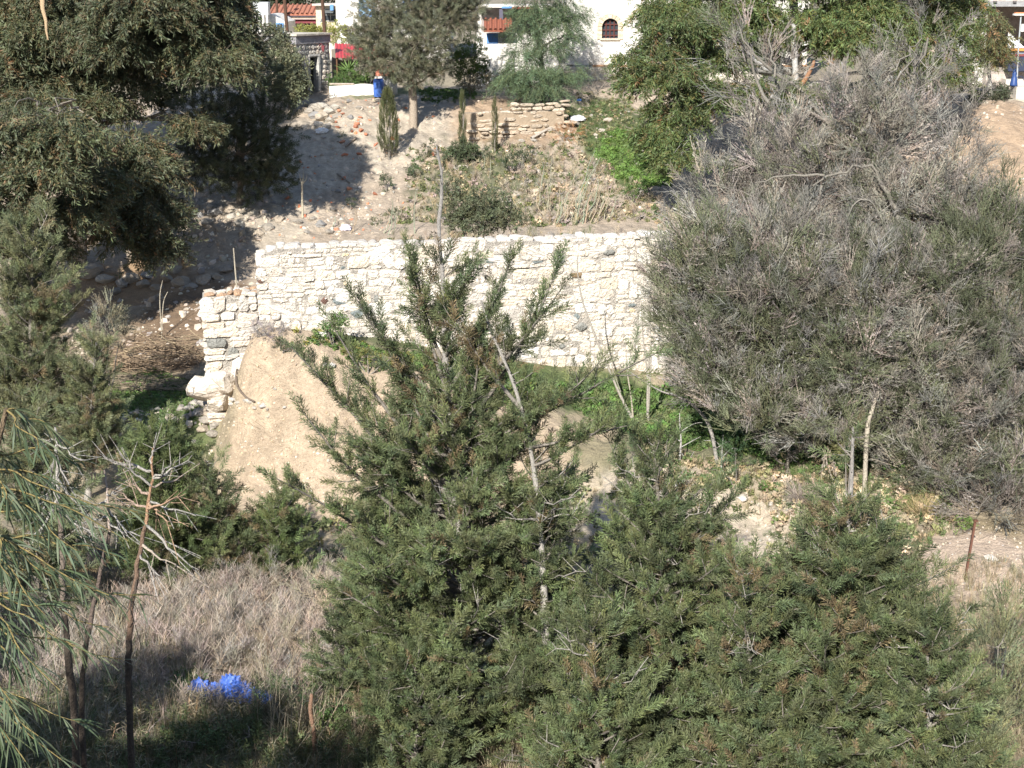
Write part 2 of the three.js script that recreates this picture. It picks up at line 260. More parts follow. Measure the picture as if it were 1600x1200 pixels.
{
  const A = P(396, 385, 44.6), B = P(1100, 357, 47.4), dx = B.x - A.x, dz = B.z - A.z, L = Math.hypot(dx, dz), yaw = Math.atan2(-dz, dx), Y0 = 2.2, TOP = 8.24 - Y0, TH = .85;
  const wall = thing('stone_wall', 'long ruined wall of pale rubble stone across the gully with a lower broken left end', 'wall', V(A.x, Y0, A.z)); wall.rotation.y = yaw;
  const toWorld = (s, t, z = 0) => V(A.x + dx / L * s + dz / L * -z, Y0 + t, A.z + dz / L * s + dx / L * z);
  const ux = dx / L, uz = dz / L;
  const local = (px, py) => { const r = ray(px, py), nx = -uz, nz = ux, k = ((A.x) * nx + (A.z) * nz) / (r.x * nx + r.z * nz); const q = r.clone().multiplyScalar(k); return [(q.x - A.x) * ux + (q.z - A.z) * uz, EYE.y + q.y - Y0]; };
  const floorAt = s => { const q = toWorld(s, 0, .12); return H(q.x, q.z) - Y0; };
  const topAt = s => s < 0 ? 4.5 + .1 * perlin.noise(s * 3, 1, 1) : TOP - .12 + .09 * perlin.noise(s * .8, 3, 2) + (s < .7 ? -.3 * (1 - s / .7) : 0);
  // core of mortar
  const Lp = 1.72;
  {
    const sh = new THREE.Shape(); sh.moveTo(-Lp + .06, -1); sh.lineTo(L, -1);
    for (let s = L; s >= 0; s -= .25) sh.lineTo(s, topAt(s) - .05);
    sh.lineTo(0.02, topAt(-.1) - .05); for (let s = -.1; s > -Lp + .1; s -= .25) sh.lineTo(s, topAt(s) - .06); sh.lineTo(-Lp + .06, topAt(-1.6) - .1);
    const ge = new THREE.ExtrudeGeometry(sh, { depth: TH, bevelEnabled: false }); ge.translate(0, 0, -TH + .034);
    part(wall, 'mortar_core', ge, rough(C(.66, .605, .535), { map: rep(grit, 1.3), bumpMap: rep(gritBump, 1.3), bumpScale: .08 }));
  }
  // rubble courses
  const cells = [];
  for (let sa = -Lp; sa < L;) {
    const sb = sa < -.3 ? .02 : Math.min(L, sa + rr(1.1, 2.6)), rows = [], block = []; let t = -.2 + rr(-.1, .1);
    while (t < TOP + .1) { const h = sa < 0 ? rr(.16, .42) : rnd() < .25 ? rr(.1, .16) : rr(.17, .34); rows.push([t, h]); t += h; }
    rows.forEach(([t0, h], ri) => {
      let s = sa + (sa > .5 ? rr(-.14, .14) : 0); const end = sb + (sb < L && sb > .5 ? rr(-.12, .12) : 0);
      while (s < end - .08) {
        let w = Math.min(s < -.2 ? rr(.3, .85) : rr(.2, .36) + Math.pow(rnd(), 2) * .55, end - s); if (end - s - w < .14) w = end - s;
        const bl = block[ri], q = bl && bl.find(([a, b]) => s + w * .25 < b && s + w * .75 > a); if (q) { s = Math.max(q[1], s + .02); continue; }
        const tall = rnd() < (s < 0 ? .25 : .15) && ri + 1 < rows.length && w > .28, H2 = tall ? h + rows[ri + 1][1] : h;
        if (tall) (block[ri + 1] = block[ri + 1] || []).push([s, s + w]);
        const wav = .06 * perlin.noise((s + w / 2) * .9, ri * .3, 5), c = s + w / 2;
        if (!tall && w > .3 && h > .2 && rnd() < .16) { const f = rr(.4, .6); cells.push([c, t0 + h * f / 2 + wav, w, h * f]); cells.push([c, t0 + h * (1 + f) / 2 + wav, w, h * (1 - f)]); } else cells.push([c, t0 + H2 / 2 + wav, w, H2]);
        s += w;
      }
    });
    sa = sb;
  }
  const accents = [[530,410,'blue'],[405,443,'red'],[504,467,'red'],[527,465,'blue'],[556,496,'blue'],[538,492,'grey'],[745,405,'grey'],[776,404,'blue'],[841,406,'blue'],[895,426,'brown'],[876,469,'brown'],[907,491,'blue'],[994,471,'blue'],[883,536,'grey'],[878,400,'grey'],[938,400,'grey'],[895,508,'grey'],[550,398,'ochre'],[540,443,'ochre'],[983,489,'ochre'],[585,470,'grey'],[355,545,'grey'],[325,533,'grey']].map(([x, y, k]) => [...local(x, y), k]);
  const keep = cells.filter(([s, tt, w, h]) => tt + h / 2 < topAt(s) + .06 && tt + h / 2 > floorAt(s) - .05 && s < L - .05);
  const made = new Map();
  for (const [as, at, k] of accents) { let b = null, bd = 9; for (const c of keep) { const d = Math.hypot(c[0] - as, (c[1] - at) * 1.3); if (d < bd && !made.has(c)) { bd = d; b = c; } } if (b && bd < .5) made.set(b, k); }
  keep.sort((a, b) => (b[2] * b[3]) * (made.has(b) ? 9 : 1) - (a[2] * a[3]) * (made.has(a) ? 9 : 1));
  const rest = [];
  keep.forEach(([s, tt, w, h], n) => {
    const k = made.get(keep[n]), sz = k ? .74 : 1, ge = stoneGeo((w - rr(.012, .03)) * sz, (h - rr(.01, .026)) * (k ? .84 : 1), rr(.042, .068) + (rnd() < .1 ? .05 : 0), s, k ? .34 : .17); const z = s < 0 ? .06 : 0;
    if (n < 270) { const m = part(wall, n ? 'stone_' + String(n).padStart(3, '0') : 'stone', ge, k ? darkMats[k] : pick(stoneMats)); m.position.set(s, tt, z); m.rotation.z = rr(-.045, .045); if (k && k !== 'ochre' && k !== 'grey') m.userData.label = k === 'blue' ? 'dark blue-grey stone in the pale wall' : 'dark brown stone in the pale wall'; }
    else { ge.rotateZ(rr(-.04, .04)); ge.translate(s, tt, z); rest.push(ge); }
  });
  for (let k = 0; k < 420; k++) { const s = rr(-Lp, L - .1), tt = rr(floorAt(s), topAt(s) - .1), ge = stoneGeo(rr(.05, .14), rr(.04, .09), rr(.05, .09), s, .3); ge.translate(s, tt, 0); rest.push(ge); }
  part(wall, 'small_stones', mergeGeometries(rest), stoneMats[1], true);
  for (let k = 0; k < 46; k++) { const s = k < 8 ? rr(-1.5, 0) : rr(.2, L - .3), tt = lerp(floorAt(s), topAt(s) - .25, Math.pow(rnd(), .8)), m = part(wall, 'plaster_patch', rockGeo(rr(.12, .6), rr(.07, .26), .035, 3), pick([stoneMats[0], stoneMats[2], stoneMats[6], stoneMats[1]])); m.position.set(s, tt, s < 0 ? .09 : .04); m.rotation.z = rr(-.4, .4); }
  // capping stones on top of the wall
  let n = 0;
  for (let s = .05; s < L - .1;) { const w = rr(.25, .6); for (const zz of [-.22, -.62]) { const ge = stoneGeo(w - .03, rr(.36, .42), rr(.05, .12), s, .2); ge.rotateX(-Math.PI / 2); const m = part(wall, n ? 'cap_stone_' + String(n).padStart(3, '0') : 'cap_stone', ge, pick(stoneMats.slice(0, 4).concat(stoneMats[7], stoneMats[7]))); m.position.set(s + w / 2, topAt(s + w / 2) - .07, zz); m.rotation.z = rr(-.03, .03); n++; } s += w; }
  for (let s = -Lp + .1; s < -.1;) { const w = rr(.18, .4); for (const zz of [-.1, -.38, -.66]) { const ge = rockGeo(w * .55, rr(.06, .14), .17); const m = part(wall, 'cap_stone_' + String(n++).padStart(3, '0'), ge, rnd() < .35 ? stoneMat([.60, .40, .26]) : pick(stoneMats)); m.position.set(s + w / 2, topAt(s) - .02, zz); } s += w; }
  // buttress lumps at the foot of the broken end
  const lump = (px, py, sx, sy, sz, z, rot) => { const [s, tt] = local(px, py), m = part(wall, 'foot_block', rockGeo(sx, sy, sz, 2), stoneMats[3]); m.position.set(s, tt, z); m.rotation.z = rot; return m; };
  lump(322, 610, .62, .52, .5, -.12, .35); lump(350, 598, .45, .5, .5, .05, -.1); lump(342, 628, .4, .35, .4, .1, .2);
}

// ---------------------------------------------------------------- village buildings beyond the slope
const plaster = (c, o = {}) => rough(C(...c), { map: rep(grit, .35), bumpMap: rep(gritBump, .5), bumpScale: .02, ...o });
const WHITE = plaster([.80, .77, .72]), CREAM = plaster([.74, .64, .48]), GREYC = plaster([.42, .41, .39]), WOODB = rough(C(.13, .065, .035)), BLUE = rough(C(.10, .25, .55), { roughness: .6 }), MAROON = rough(C(.20, .05, .06)), METAL = new THREE.MeshStandardMaterial({ color: C(.55, .58, .6), metalness: .6, roughness: .45 }), GLASS = new THREE.MeshStandardMaterial({ color: C(.05, .06, .07), roughness: .15 });
const TILE = rough(C(.42, .17, .105), { map: rep(grit, .8) }), REDM = rough(C(.42, .045, .05), { roughness: .5, side: THREE.DoubleSide });
const boxG = (x0, x1, y0, y1, z0, z1) => new MB().box(x0, x1, y0, y1, z0, z1).geo().toNonIndexed();
function flat(g) { g = g.index ? g.toNonIndexed() : g; g.deleteAttribute('color'); g.computeVertexNormals(); return g; }
const bx = (parent, name, m, ...a) => { const h = part(parent, name, flat(boxG(...a)), m); return h; };
// rows of half-round tiles on a sloping roof, from the eave up
function tileRoof(parent, w, run, rise, x0, y0, z0, mat, step = .34) {
  const roof = part(parent, 'roof', flat(new MB().quad(V(x0, y0, z0), V(x0 + w, y0, z0), V(x0 + w, y0 + rise, z0 - run), V(x0, y0 + rise, z0 - run)).quad(V(x0, y0 - .12, z0), V(x0 + w, y0 - .12, z0), V(x0 + w, y0, z0), V(x0, y0, z0)).quad(V(x0, y0 - .12, z0), V(x0, y0, z0), V(x0, y0 + rise, z0 - run), V(x0, y0 + rise - .12, z0 - run)).geo()), mat);
  const t = new MB(); for (let x = x0 + .1; x < x0 + w; x += step) t.tube([V(x, y0 + .02, z0 + .05), V(x, y0 + rise + .02, z0 - run)], .085, .085, 6);
  part(roof, 'tile_rows', t.geo(), mat, true); return roof;
}
// windows as an opening with frame, bars and glass set on a wall face (local z = outward)
function windowOn(parent, x, y, w, h, z, frameMat, bars = [1, 2], glass = GLASS) {
  const f = part(parent, 'window', flat(mergeGeometries([boxG(x - w / 2 - .08, x - w / 2, y - .08, y + h + .08, z - .02, z + .05), boxG(x + w / 2, x + w / 2 + .08, y - .08, y + h + .08, z - .02, z + .05), boxG(x - w / 2, x + w / 2, y + h, y + h + .08, z - .02, z + .05), boxG(x - w / 2, x + w / 2, y - .08, y, z - .02, z + .07)])), frameMat);
  part(f, 'pane', flat(boxG(x - w / 2, x + w / 2, y, y + h, z - .02, z + .006)), glass);
  const b = []; for (let k = 1; k <= bars[0]; k++) b.push(boxG(x - w / 2 + w * k / (bars[0] + 1) - .025, x - w / 2 + w * k / (bars[0] + 1) + .025, y, y + h, z + .01, z + .035));
  for (let k = 1; k <= bars[1]; k++) b.push(boxG(x - w / 2, x + w / 2, y + h * k / (bars[1] + 1) - .02, y + h * k / (bars[1] + 1) + .02, z + .012, z + .03));
  if (b.length) part(f, 'bars', flat(mergeGeometries(b)), frameMat);
  return f;
}
// local frame for a building whose front faces the camera at depth D; x(px), y(py) give local coordinates of a picture point on the front
function front(D, px0, yaw = 0) { const o = P(px0, 600, D), gy = Math.min(H(o.x, -D), H(o.x + 1, -D - 1)) - .4; return { o: V(o.x, gy, -D), x: px => (px - px0) * D / FOCAL / (CP + (0) * SP) * 1.0, y: py => P(px0, py, D).y - gy, yaw }; }
{ // stone shed with a dark doorway
  const D = 78, c = P(466, 153, D), yaw = 62 * Math.PI / 180, W = 3.0, Wl = 1.75, h = 3.2, y0 = -.6;
  const s = thing('stone_shed', 'small flat-roofed stone shed with a tall dark doorway at the head of the slope', 'shed', V(c.x, c.y, c.z)); s.rotation.y = yaw;
  // local z = normal of the face seen at the right (runs along +x), the plastered face runs along -z
  const dx0 = 1.15, dx1 = 1.85, dh = 2.05, T = .28;
  part(s, 'wall', flat(mergeGeometries([boxG(0, dx0, y0, h, -T, 0), boxG(dx1, W, y0, h, -T, 0), boxG(dx0, dx1, dh, h, -T, 0), boxG(dx0, dx1, y0, 0, -T, 0), boxG(W - T, W, y0, h, -Wl, -T), boxG(0, W, y0, h, -Wl - T, -Wl), boxG(T, W - T, y0, -.05, -Wl, -T)])), GREYC);
  part(s, 'plaster_wall', flat(boxG(-.06, T, y0, h - .003, -Wl, -.004)), CREAM);
  const stones = []; for (let y = .02; y < h - .45; y += .27) for (let x = rr(.05, .2); x < W - .12;) { const w = rr(.2, .42), hh = rr(.2, .25); if (x + w < W && !(x + w > dx0 - .08 && x < dx1 + .3 && y < dh)) { const ge = stoneGeo(w - .03, hh, rr(.03, .06), x, .3); ge.translate(x + w / 2, y + .13 + rr(-.02, .02), 0); stones.push([ge, w]); } x += w; }
  stones.forEach(([ge], k) => part(s, k ? 'stone_' + String(k).padStart(3, '0') : 'stone', ge, pick([stoneMats[7], stoneMats[3], darkMats.grey, stoneMats[7]])));
  bx(s, 'door_jamb', WHITE, dx1 + .02, dx1 + .2, 0, dh + .06, -T - .01, .05); bx(s, 'door_jamb', GREYC, dx0 - .07, dx0 + .01, 0, dh + .02, -T - .01, .03);
  bx(s, 'lintel', WHITE, dx0 - .1, dx1 + .2, dh + .062, dh + .17, -.05, .06);
  bx(s, 'parapet', plaster([.33, .32, .34]), -.08, W + .06, h - .42, h, -Wl - T, .065); bx(s, 'roof', plaster([.62, .56, .47]), -.16, W + .12, h + .003, h + .1, -Wl - T - .1, .16);
  const ln = part(s, 'wall_lantern', new MB().tube([V(2.0, 2.62, .02), V(2.0, 2.75, .16), V(2.0, 2.7, .3)], .02, .02, 5).tube([V(2.0, 2.66, .3), V(2.0, 2.45, .3), V(2.0, 2.36, .3)], .11, .06, 6).geo(), MAROON);
}
{ // low white wall from the shed
  const a = drop(P(517, 152, 78.2)), b = drop(P(592, 144, 78)), w = thing('garden_wall', 'low white painted wall running from the shed to the blue barrel', 'wall', a), d = b.clone().sub(a); w.rotation.y = Math.atan2(-d.z, d.x); const L = Math.hypot(d.x, d.z);
  const sh = new THREE.Shape(); sh.moveTo(0, -.6); sh.lineTo(L, -.6); sh.lineTo(L, .52); sh.quadraticCurveTo(L * .75, .72, L * .5, .6); sh.lineTo(0, .52);
  const ge = new THREE.ExtrudeGeometry(sh, { depth: .22, bevelEnabled: true, bevelSize: .03, bevelThickness: .03, bevelSegments: 2, curveSegments: 10 }); part(w, 'wall_body', ge, WHITE);
  part(w, 'coping', flat(boxG(0, L * .5, .64, .7, -.05, .27)), plaster([.6, .5, .42]));
}
{ // blue barrel and clay oven
  const p = drop(P(592, 146, 77.4)), b = thing('barrel', 'bright blue plastic barrel at the end of the white garden wall', 'barrel', p);
  const pr = [[.0, 0], [.24, 0], [.27, .03], [.285, .25], [.3, .27], [.285, .29], [.285, .58], [.3, .6], [.285, .62], [.27, .86], [.22, .92]]; part(b, 'drum', new THREE.LatheGeometry(pr.map(q => new THREE.Vector2(...q)), 20), rough(C(.06, .15, .5), { roughness: .45 }));
  part(b, 'lid', new THREE.LatheGeometry([[0, .95], [.2, .95], [.23, .93], [.23, .9]].map(q => new THREE.Vector2(...q)), 20), rough(C(.02, .05, .2)));
  const q = drop(P(603, 146, 78.6)), o = thing('clay_oven', 'whitewashed domed outdoor oven with a terracotta red top behind the barrel', 'oven', q);
  part(o, 'oven_body', new THREE.LatheGeometry([[0, -.4], [.62, -.4], [.62, .55], [.6, .8], [.52, 1.0]].map(k => new THREE.Vector2(...k)), 20), WHITE);
  part(o, 'dome', new THREE.LatheGeometry([[.56, .96], [.54, 1.1], [.4, 1.3], [.2, 1.4], [0, 1.42]].map(k => new THREE.Vector2(...k)), 20), rough(C(.55, .20, .13)));
  part(o, 'oven_mouth', flat(boxG(-.18, .18, .5, .85, .5, .64)), GREYC);
}
{ // red corrugated awning on posts
  const a = P(519, 71, 82), w = thing('awning', 'red corrugated metal awning over the garden right of the shed', 'awning', V(a.x, H(a.x, -82), -82)), y = a.y - w.position.y, W = 2.35, m = new MB();
  const N = 26, pt = (k, b) => V(k / N * W, (k % 2 ? .05 : 0) + (b ? -.62 : .05) - k / N * .12, b ? 1.5 : -1.2).add(V(b ? .35 : 0, y - 0, 0)); for (let k = 0; k < N; k++) m.quad(pt(k, 1), pt(k + 1, 1), pt(k + 1, 0), pt(k, 0));
  part(w, 'corrugated_sheet', flat(m.geo()), REDM);
  for (const [x, z] of [[.4, 1.4], [W, 1.4], [.1, -1.1], [W - .1, -1.1]]) part(w, 'post', new MB().tube([V(x, -.3, z), V(x, y - (z > 0 ? .6 : .05), z)], .05, .05, 8).geo(), WOODB);
  part(w, 'back_screen', flat(boxG(-.2, W + .5, 0, y - .25, -1.32, -1.2)), rough(C(.2, .17, .14)));
}
function house(name, label, D, px0, px1, pyTop, depth, mat, fn) {
  const a = P(px0, pyTop, D), b = P(px1, pyTop, D), gy = H((a.x + b.x) / 2, -D) - .5, t = thing(name, label, 'house', V(a.x, gy, -D), null), W = b.x - a.x, h = a.y - gy;
  if (mat) part(t, 'wall', flat(boxG(0, W, 0, h, -depth, 0)), mat);
  fn(t, W, h, py => P(px0, py, D).y - gy, px => P(px, pyTop, D).x - a.x, depth); return t;
}
house('house', 'low cream house with a red tiled roof and maroon veranda edge behind the poles', 108, 425, 494, 22, 6, CREAM, (t, W, h, y, x) => {
  tileRoof(t, W + .5, 2.6, .62, -.25, h + .01, .25, TILE); bx(t, 'eave_board', BLUE, -.2, W + .2, h - .16, h - .02, .02, .14); bx(t, 'veranda_beam', MAROON, .9, W + .1, y(36), y(30), .02, .9);
  bx(t, 'veranda_roof', plaster([.55, .42, .40]), .8, W + .15, y(30) + .003, y(29), .02, 1.1); windowOn(t, 2.5, y(47), .5, .55, .0, WHITE); windowOn(t, 1.3, y(48), .45, .6, 0, WHITE);
});
house('house', 'white flat house with a sloping roofline carrying the grey water tank', 100, 372, 446, 42, 5, WHITE, (t, W, h, y, x) => {
  const sh = new THREE.Shape(); sh.moveTo(x(418), h + .002); sh.lineTo(x(446), h + .002); sh.lineTo(x(446), y(34)); sh.lineTo(x(425), y(22)); sh.lineTo(x(418), y(22)); const ge = new THREE.ExtrudeGeometry(sh, { depth: 4.6, bevelEnabled: false }); ge.translate(0, 0, -4.65); part(t, 'gable', ge, WHITE);
  windowOn(t, x(449) - .5, y(52), .35, .6, 0, BLUE, [1, 0]); bx(t, 'terrace_slab', plaster([.5, .47, .44]), -.5, W + .6, y(56), y(52), .02, 1.2);
});
{ const p = P(397, 43, 99), t = thing('water_tank', 'square grey metal water tank on a white roof stand', 'tank', p); bx(t, 'tank_body', METAL, 0, .98, .8, 1.6, -.9, 0); bx(t, 'tank_lid', METAL, -.03, 1.01, 1.6, 1.65, -.93, .03);
  part(t, 'stand', flat(mergeGeometries([boxG(.05, .2, -.3, .8, -.2, -.02), boxG(.3, .42, -.3, .8, -.2, -.02), boxG(.55, .7, -.3, .8, -.2, -.02), boxG(.8, .95, -.3, .8, -.2, -.02), boxG(.05, .95, -.3, .8, -.9, -.75)])), WHITE); }
house('house', 'narrow cream house with an awning over its window beside the tall white house', 104, 493, 528, 9, 5, CREAM, (t, W, h, y, x) => {
  bx(t, 'roof_slab', plaster([.6, .55, .5]), -.2, W + .1, h + .003, h + .14, -5.1, .4); windowOn(t, x(516), y(32), .75, .75, 0, GREYC, [1, 1]);
  part(t, 'window_awning', flat(new MB().quad(V(x(501), y(34), .75), V(x(506), y(34), .75), V(x(508), y(20), 0), V(x(506), y(20), 0)).quad(V(x(508), y(20), .9), V(x(522), y(20), .9), V(x(522), y(16), 0), V(x(508), y(16), 0)).geo()), rough(C(.12, .13, .13), { side: THREE.DoubleSide }));
  bx(t, 'blue_banner', BLUE, x(517), x(522), y(16), y(7), .45, .5);
});
house('house', 'tall white house with a pale blue window behind the grey-green tree', 98, 522, 700, -70, 7, WHITE, (t, W, h, y, x) => {
  windowOn(t, x(571), y(24), .85, .95, 0, BLUE, [1, 1], rough(C(.25, .42, .62), { roughness: .25 })); windowOn(t, x(640), y(24), .85, .95, 0, BLUE, [1, 1]);
  bx(t, 'garden_terrace', WHITE, -.3, W, 0, y(66), .02, 1.5); bx(t, 'roof_slab', WHITE, -.2, W + .2, h + .003, h + .2, -7.1, .25);
});
house('veranda_house', 'white annex with a red tiled veranda and blue door left of the church', 83, 744, 888, 8, 6, null, (t, W, h, y, x) => {
  const X = px => x(px), yd = y(52);
  part(t, 'wall', flat(mergeGeometries([boxG(0, W, 0, yd, -3.4, 0), boxG(0, W, 0, h, -6, -3.4), boxG(0, W, y(12), h, -3.4, -.2), boxG(X(838), W, yd, y(12), -3.4, -.02)])), WHITE);
  bx(t, 'fascia', rough(C(.30, .07, .05)), X(800), X(838), y(14), y(11), -.2, .12); bx(t, 'fascia', BLUE, X(784), X(800), y(13), y(10), -.2, .12);
  const m = rough(C(.30, .10, .06), { map: rep(grit, .8) }); tileRoof(t, X(800) - X(756), 1.3, .55, X(756), y(46), .9, m, .28);
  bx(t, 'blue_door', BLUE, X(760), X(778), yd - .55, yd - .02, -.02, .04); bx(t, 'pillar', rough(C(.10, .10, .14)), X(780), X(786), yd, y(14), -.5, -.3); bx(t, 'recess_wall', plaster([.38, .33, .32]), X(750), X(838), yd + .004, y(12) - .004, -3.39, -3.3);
});
{ // church: white, arched window in a stone surround
  const D = 82, a = P(884, 100, D), gy = H(a.x + 2, -D) - .6, t = thing('church', 'white plastered church wall with a small arched window', 'church', V(a.x, gy, -D)), y = py => P(884, py, D).y - gy, x = px => (P(px, 100, D).x - a.x), W = x(1260), h = y(-110);
  const wx = x(952.5), ww = (x(965) - x(940)) / 2, yb = y(60), yt = y(42);
  const sh = new THREE.Shape(); sh.moveTo(0, y(101)); sh.lineTo(W, y(101)); sh.lineTo(W, h); sh.lineTo(0, h); const ho = new THREE.Path(); ho.moveTo(wx - ww, yb); ho.lineTo(wx - ww, yt); ho.absarc(wx, yt, ww, Math.PI, 0, true); ho.lineTo(wx + ww, yb); sh.holes.push(ho);
  const ge = new THREE.ExtrudeGeometry(sh, { depth: .45, bevelEnabled: false, curveSegments: 12 }); ge.translate(0, 0, -.45);
  part(t, 'wall', mergeGeometries([ge.index ? ge.toNonIndexed() : ge, flat(boxG(0, .45, 0, h, -7, -.452)), flat(boxG(W - .45, W, 0, h, -7, -.452))].map(q => { q.deleteAttribute('color'); return q; })), WHITE);
  bx(t, 'plinth', plaster([.72, .66, .58]), -.12, W + .1, -.2, y(104), -.5, .22); bx(t, 'ledge', plaster([.55, .32, .18]), x(926), W, y(104) + .003, y(101) - .003, -.4, .26);
  // voussoirs
  const vm = [stoneMat([.74, .62, .46]), stoneMat([.78, .68, .53]), stoneMat([.70, .58, .43])]; let k = 0;
  for (let i = 0; i < 9; i++) { const a0 = Math.PI * i / 9 + .02, a1 = Math.PI * (i + 1) / 9 - .02, q = new THREE.Shape(), r0 = ww + .01, r1 = ww + .27; q.absarc(wx, yt, r1, a0, a1, false); q.absarc(wx, yt, r0, a1, a0, true); part(t, k ? 'surround_stone_' + String(k).padStart(3, '0') : 'surround_stone', new THREE.ExtrudeGeometry(q, { depth: .06, bevelEnabled: false, curveSegments: 4 }), vm[k++ % 3]); }
  for (const sd of [-1, 1]) for (let i = 0; i < 3; i++) { const x0 = sd < 0 ? wx - ww - .27 : wx + ww + .01; part(t, 'surround_stone_' + String(k).padStart(3, '0'), flat(boxG(x0, x0 + .26, yb - .05 + i * .24, yb + .17 + i * .24, .0, .06)), vm[k++ % 3]); }
  const f = part(t, 'window', (() => { const b = []; for (const q of [-.5, 0, .5]) b.push(boxG(wx + q * ww - .03, wx + q * ww + .03, yb, yt + ww * .85, -.2, -.14)); for (const q of [.15, .42, .7]) b.push(boxG(wx - ww, wx + ww, lerp(yb, yt + ww, q) - .03, lerp(yb, yt + ww, q) + .03, -.198, -.142)); return flat(mergeGeometries(b)); })(), rough(C(.10, .035, .03)));
  part(f, 'pane', flat(boxG(wx - ww - .02, wx + ww + .02, yb, yt + ww, -.26, -.22)), GLASS); bx(t, 'sill', vm[0], wx - ww - .1, wx + ww + .1, yb - .1, yb - .003, -.3, .1);
  bx(t, 'roof', TILE, -.3, W + .3, h, h + .3, -7.2, .3);
}
{ // porch building at the right edge, its terrace, lamp post and clutter
  const D = 82, a = P(1516, 112, D), gy = H(a.x + 3, -D) - .8, t = thing('porch_building', 'building with a deep shaded porch under a grey roof edge at the right', 'building', V(a.x, gy, -D)), y = py => P(1516, py, D).y - gy, x = px => P(px, 112, D).x - a.x;
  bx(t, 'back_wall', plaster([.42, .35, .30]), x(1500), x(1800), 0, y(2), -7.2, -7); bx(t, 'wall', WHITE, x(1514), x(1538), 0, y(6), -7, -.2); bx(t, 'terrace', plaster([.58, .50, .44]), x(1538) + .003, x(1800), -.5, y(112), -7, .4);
  bx(t, 'roof', plaster([.36, .36, .37]), x(1514), x(1800), y(10), y(2), -7.2, .5); bx(t, 'upper_wall', plaster([.55, .47, .42]), x(1522), x(1800), y(2) + .003, y(-60), -7.2, -.4);
  for (let k = 0; k < 3; k++) bx(t, 'rafter', rough(C(.12, .11, .11)), x(1538 + 30 * k), x(1543 + 30 * k), y(4), y(1), .5, .62);
  bx(t, 'terrace_step', plaster([.66, .6, .53]), x(1562), x(1800), -.6, y(122), .402, 1.2);
}
{ const D = 80.5, b = P(1590, 112, D), t = thing('lamp_post', 'thin grey lamp post with a flat orange-topped lamp by the porch', 'lamp post', b), h = P(1590, 24, D).y - b.y;
  part(t, 'pole', new MB().tube([V(0, -.4, 0), V(-.07, h * .4, 0), V(-.09, h, 0)], .05, .04, 8).geo(), METAL); part(t, 'lamp_head', flat(boxG(-.5, .2, h, h + .09, -.15, .15)), rough(C(.75, .74, .7))); part(t, 'lamp_cover', flat(boxG(-.42, .22, h + .092, h + .16, -.16, .16)), rough(C(.60, .22, .10))); part(t, 'sign_box', flat(boxG(-.05, .1, h - .85, h - .45, .04, .12)), WHITE); }
{ const D = 80.8, b = P(1575, 111, D), t = thing('counter', 'dark blue-grey counter with a maroon band on the porch terrace', 'counter', b), y = py => P(1575, py, D).y - b.y; bx(t, 'counter_base', rough(C(.035, .045, .08)), 0, 2, 0, y(88), -.6, 0); bx(t, 'maroon_band', MAROON, -.03, 2, y(88) + .002, y(84), -.63, .03); bx(t, 'counter_top', rough(C(.22, .28, .36), { roughness: .4 }), -.02, 2, y(84) + .002, y(74), -.62, .01);
  const p = P(1574, 73, D), u = thing('canvas_tent', 'small white triangular canvas standing on the blue counter', 'canvas', p); part(u, 'canvas', flat(new MB().tri(V(0, 0, .1), V(.85, 0, .1), V(.02, .8, -.1)).tri(V(0, 0, -.3), V(.02, .8, -.1), V(.85, 0, -.3)).quad(V(0, 0, .1), V(.02, .8, -.1), V(.02, .8, -.1), V(0, 0, -.3)).quad(V(.85, 0, .1), V(.85, 0, -.3), V(.02, .8, -.1), V(.02, .8, -.1)).geo()), rough(C(.78, .77, .76), { side: THREE.DoubleSide })); part(u, 'table_edge', flat(boxG(0, 1, -.06, .0, -.35, .2)), rough(C(.8, .8, .8))); part(u, 'orange_trim', flat(boxG(0, 1.2, -.22, -.062, -.2, .15)), rough(C(.6, .27, .07))); }
{ const D = 75.5, b = drop(P(1595, 160, D)), t = thing('stone_plinth', 'white block plinth with a slab base above the orange earth bank', 'plinth', b); bx(t, 'block', plaster([.72, .66, .58]), -.42, .6, 0, .62, -.5, .4); bx(t, 'slab', plaster([.55, .5, .4]), -.85, .8, -.16, -.003, -.6, .6);
  const q = thing('water_pump', 'small blue pump with a narrow top standing on the white plinth', 'pump', b.clone().add(V(-.42, .62, -.1))); part(q, 'pump_body', new THREE.LatheGeometry([[0, 0], [.21, 0], [.2, .1], [.15, .4], [.1, .55], [.13, .62], [.09, .75], [.03, .9], [0, .92]].map(k => new THREE.Vector2(...k)), 12), rough(C(.03, .07, .22), { roughness: .4 })); part(q, 'handle', new MB().tube([V(.1, .45, 0), V(.35, .52, .05), V(.5, .3, .1)], .02, .02, 5).geo(), rough(C(.03, .05, .12))); }
for (const [px, top, lab, tilt] of [[449, -40, 'brown wooden utility pole left of the cream narrow house', -.4], [507, -40, 'brown wooden utility pole in front of the cream narrow house', -.35], [431, -40, 'thin brown pole beside the grey water tank', .1]]) {
  const D = px === 431 ? 106 : 88, b = P(px + 3, 62, D), up = P(px - 6, top, D).y; const t = solo('utility_pole', new MB(V(b.x, H(b.x, -D), -D)).tube([V(b.x, H(b.x, -D) - .3, -D), V(b.x + tilt * .6, up, -D)], px === 431 ? .1 : .12, px === 431 ? .09 : .1, 8, C(.13, .07, .045)).geo(), M.wood, lab, 'pole'); t.position.set(b.x, H(b.x, -D), -D);
}

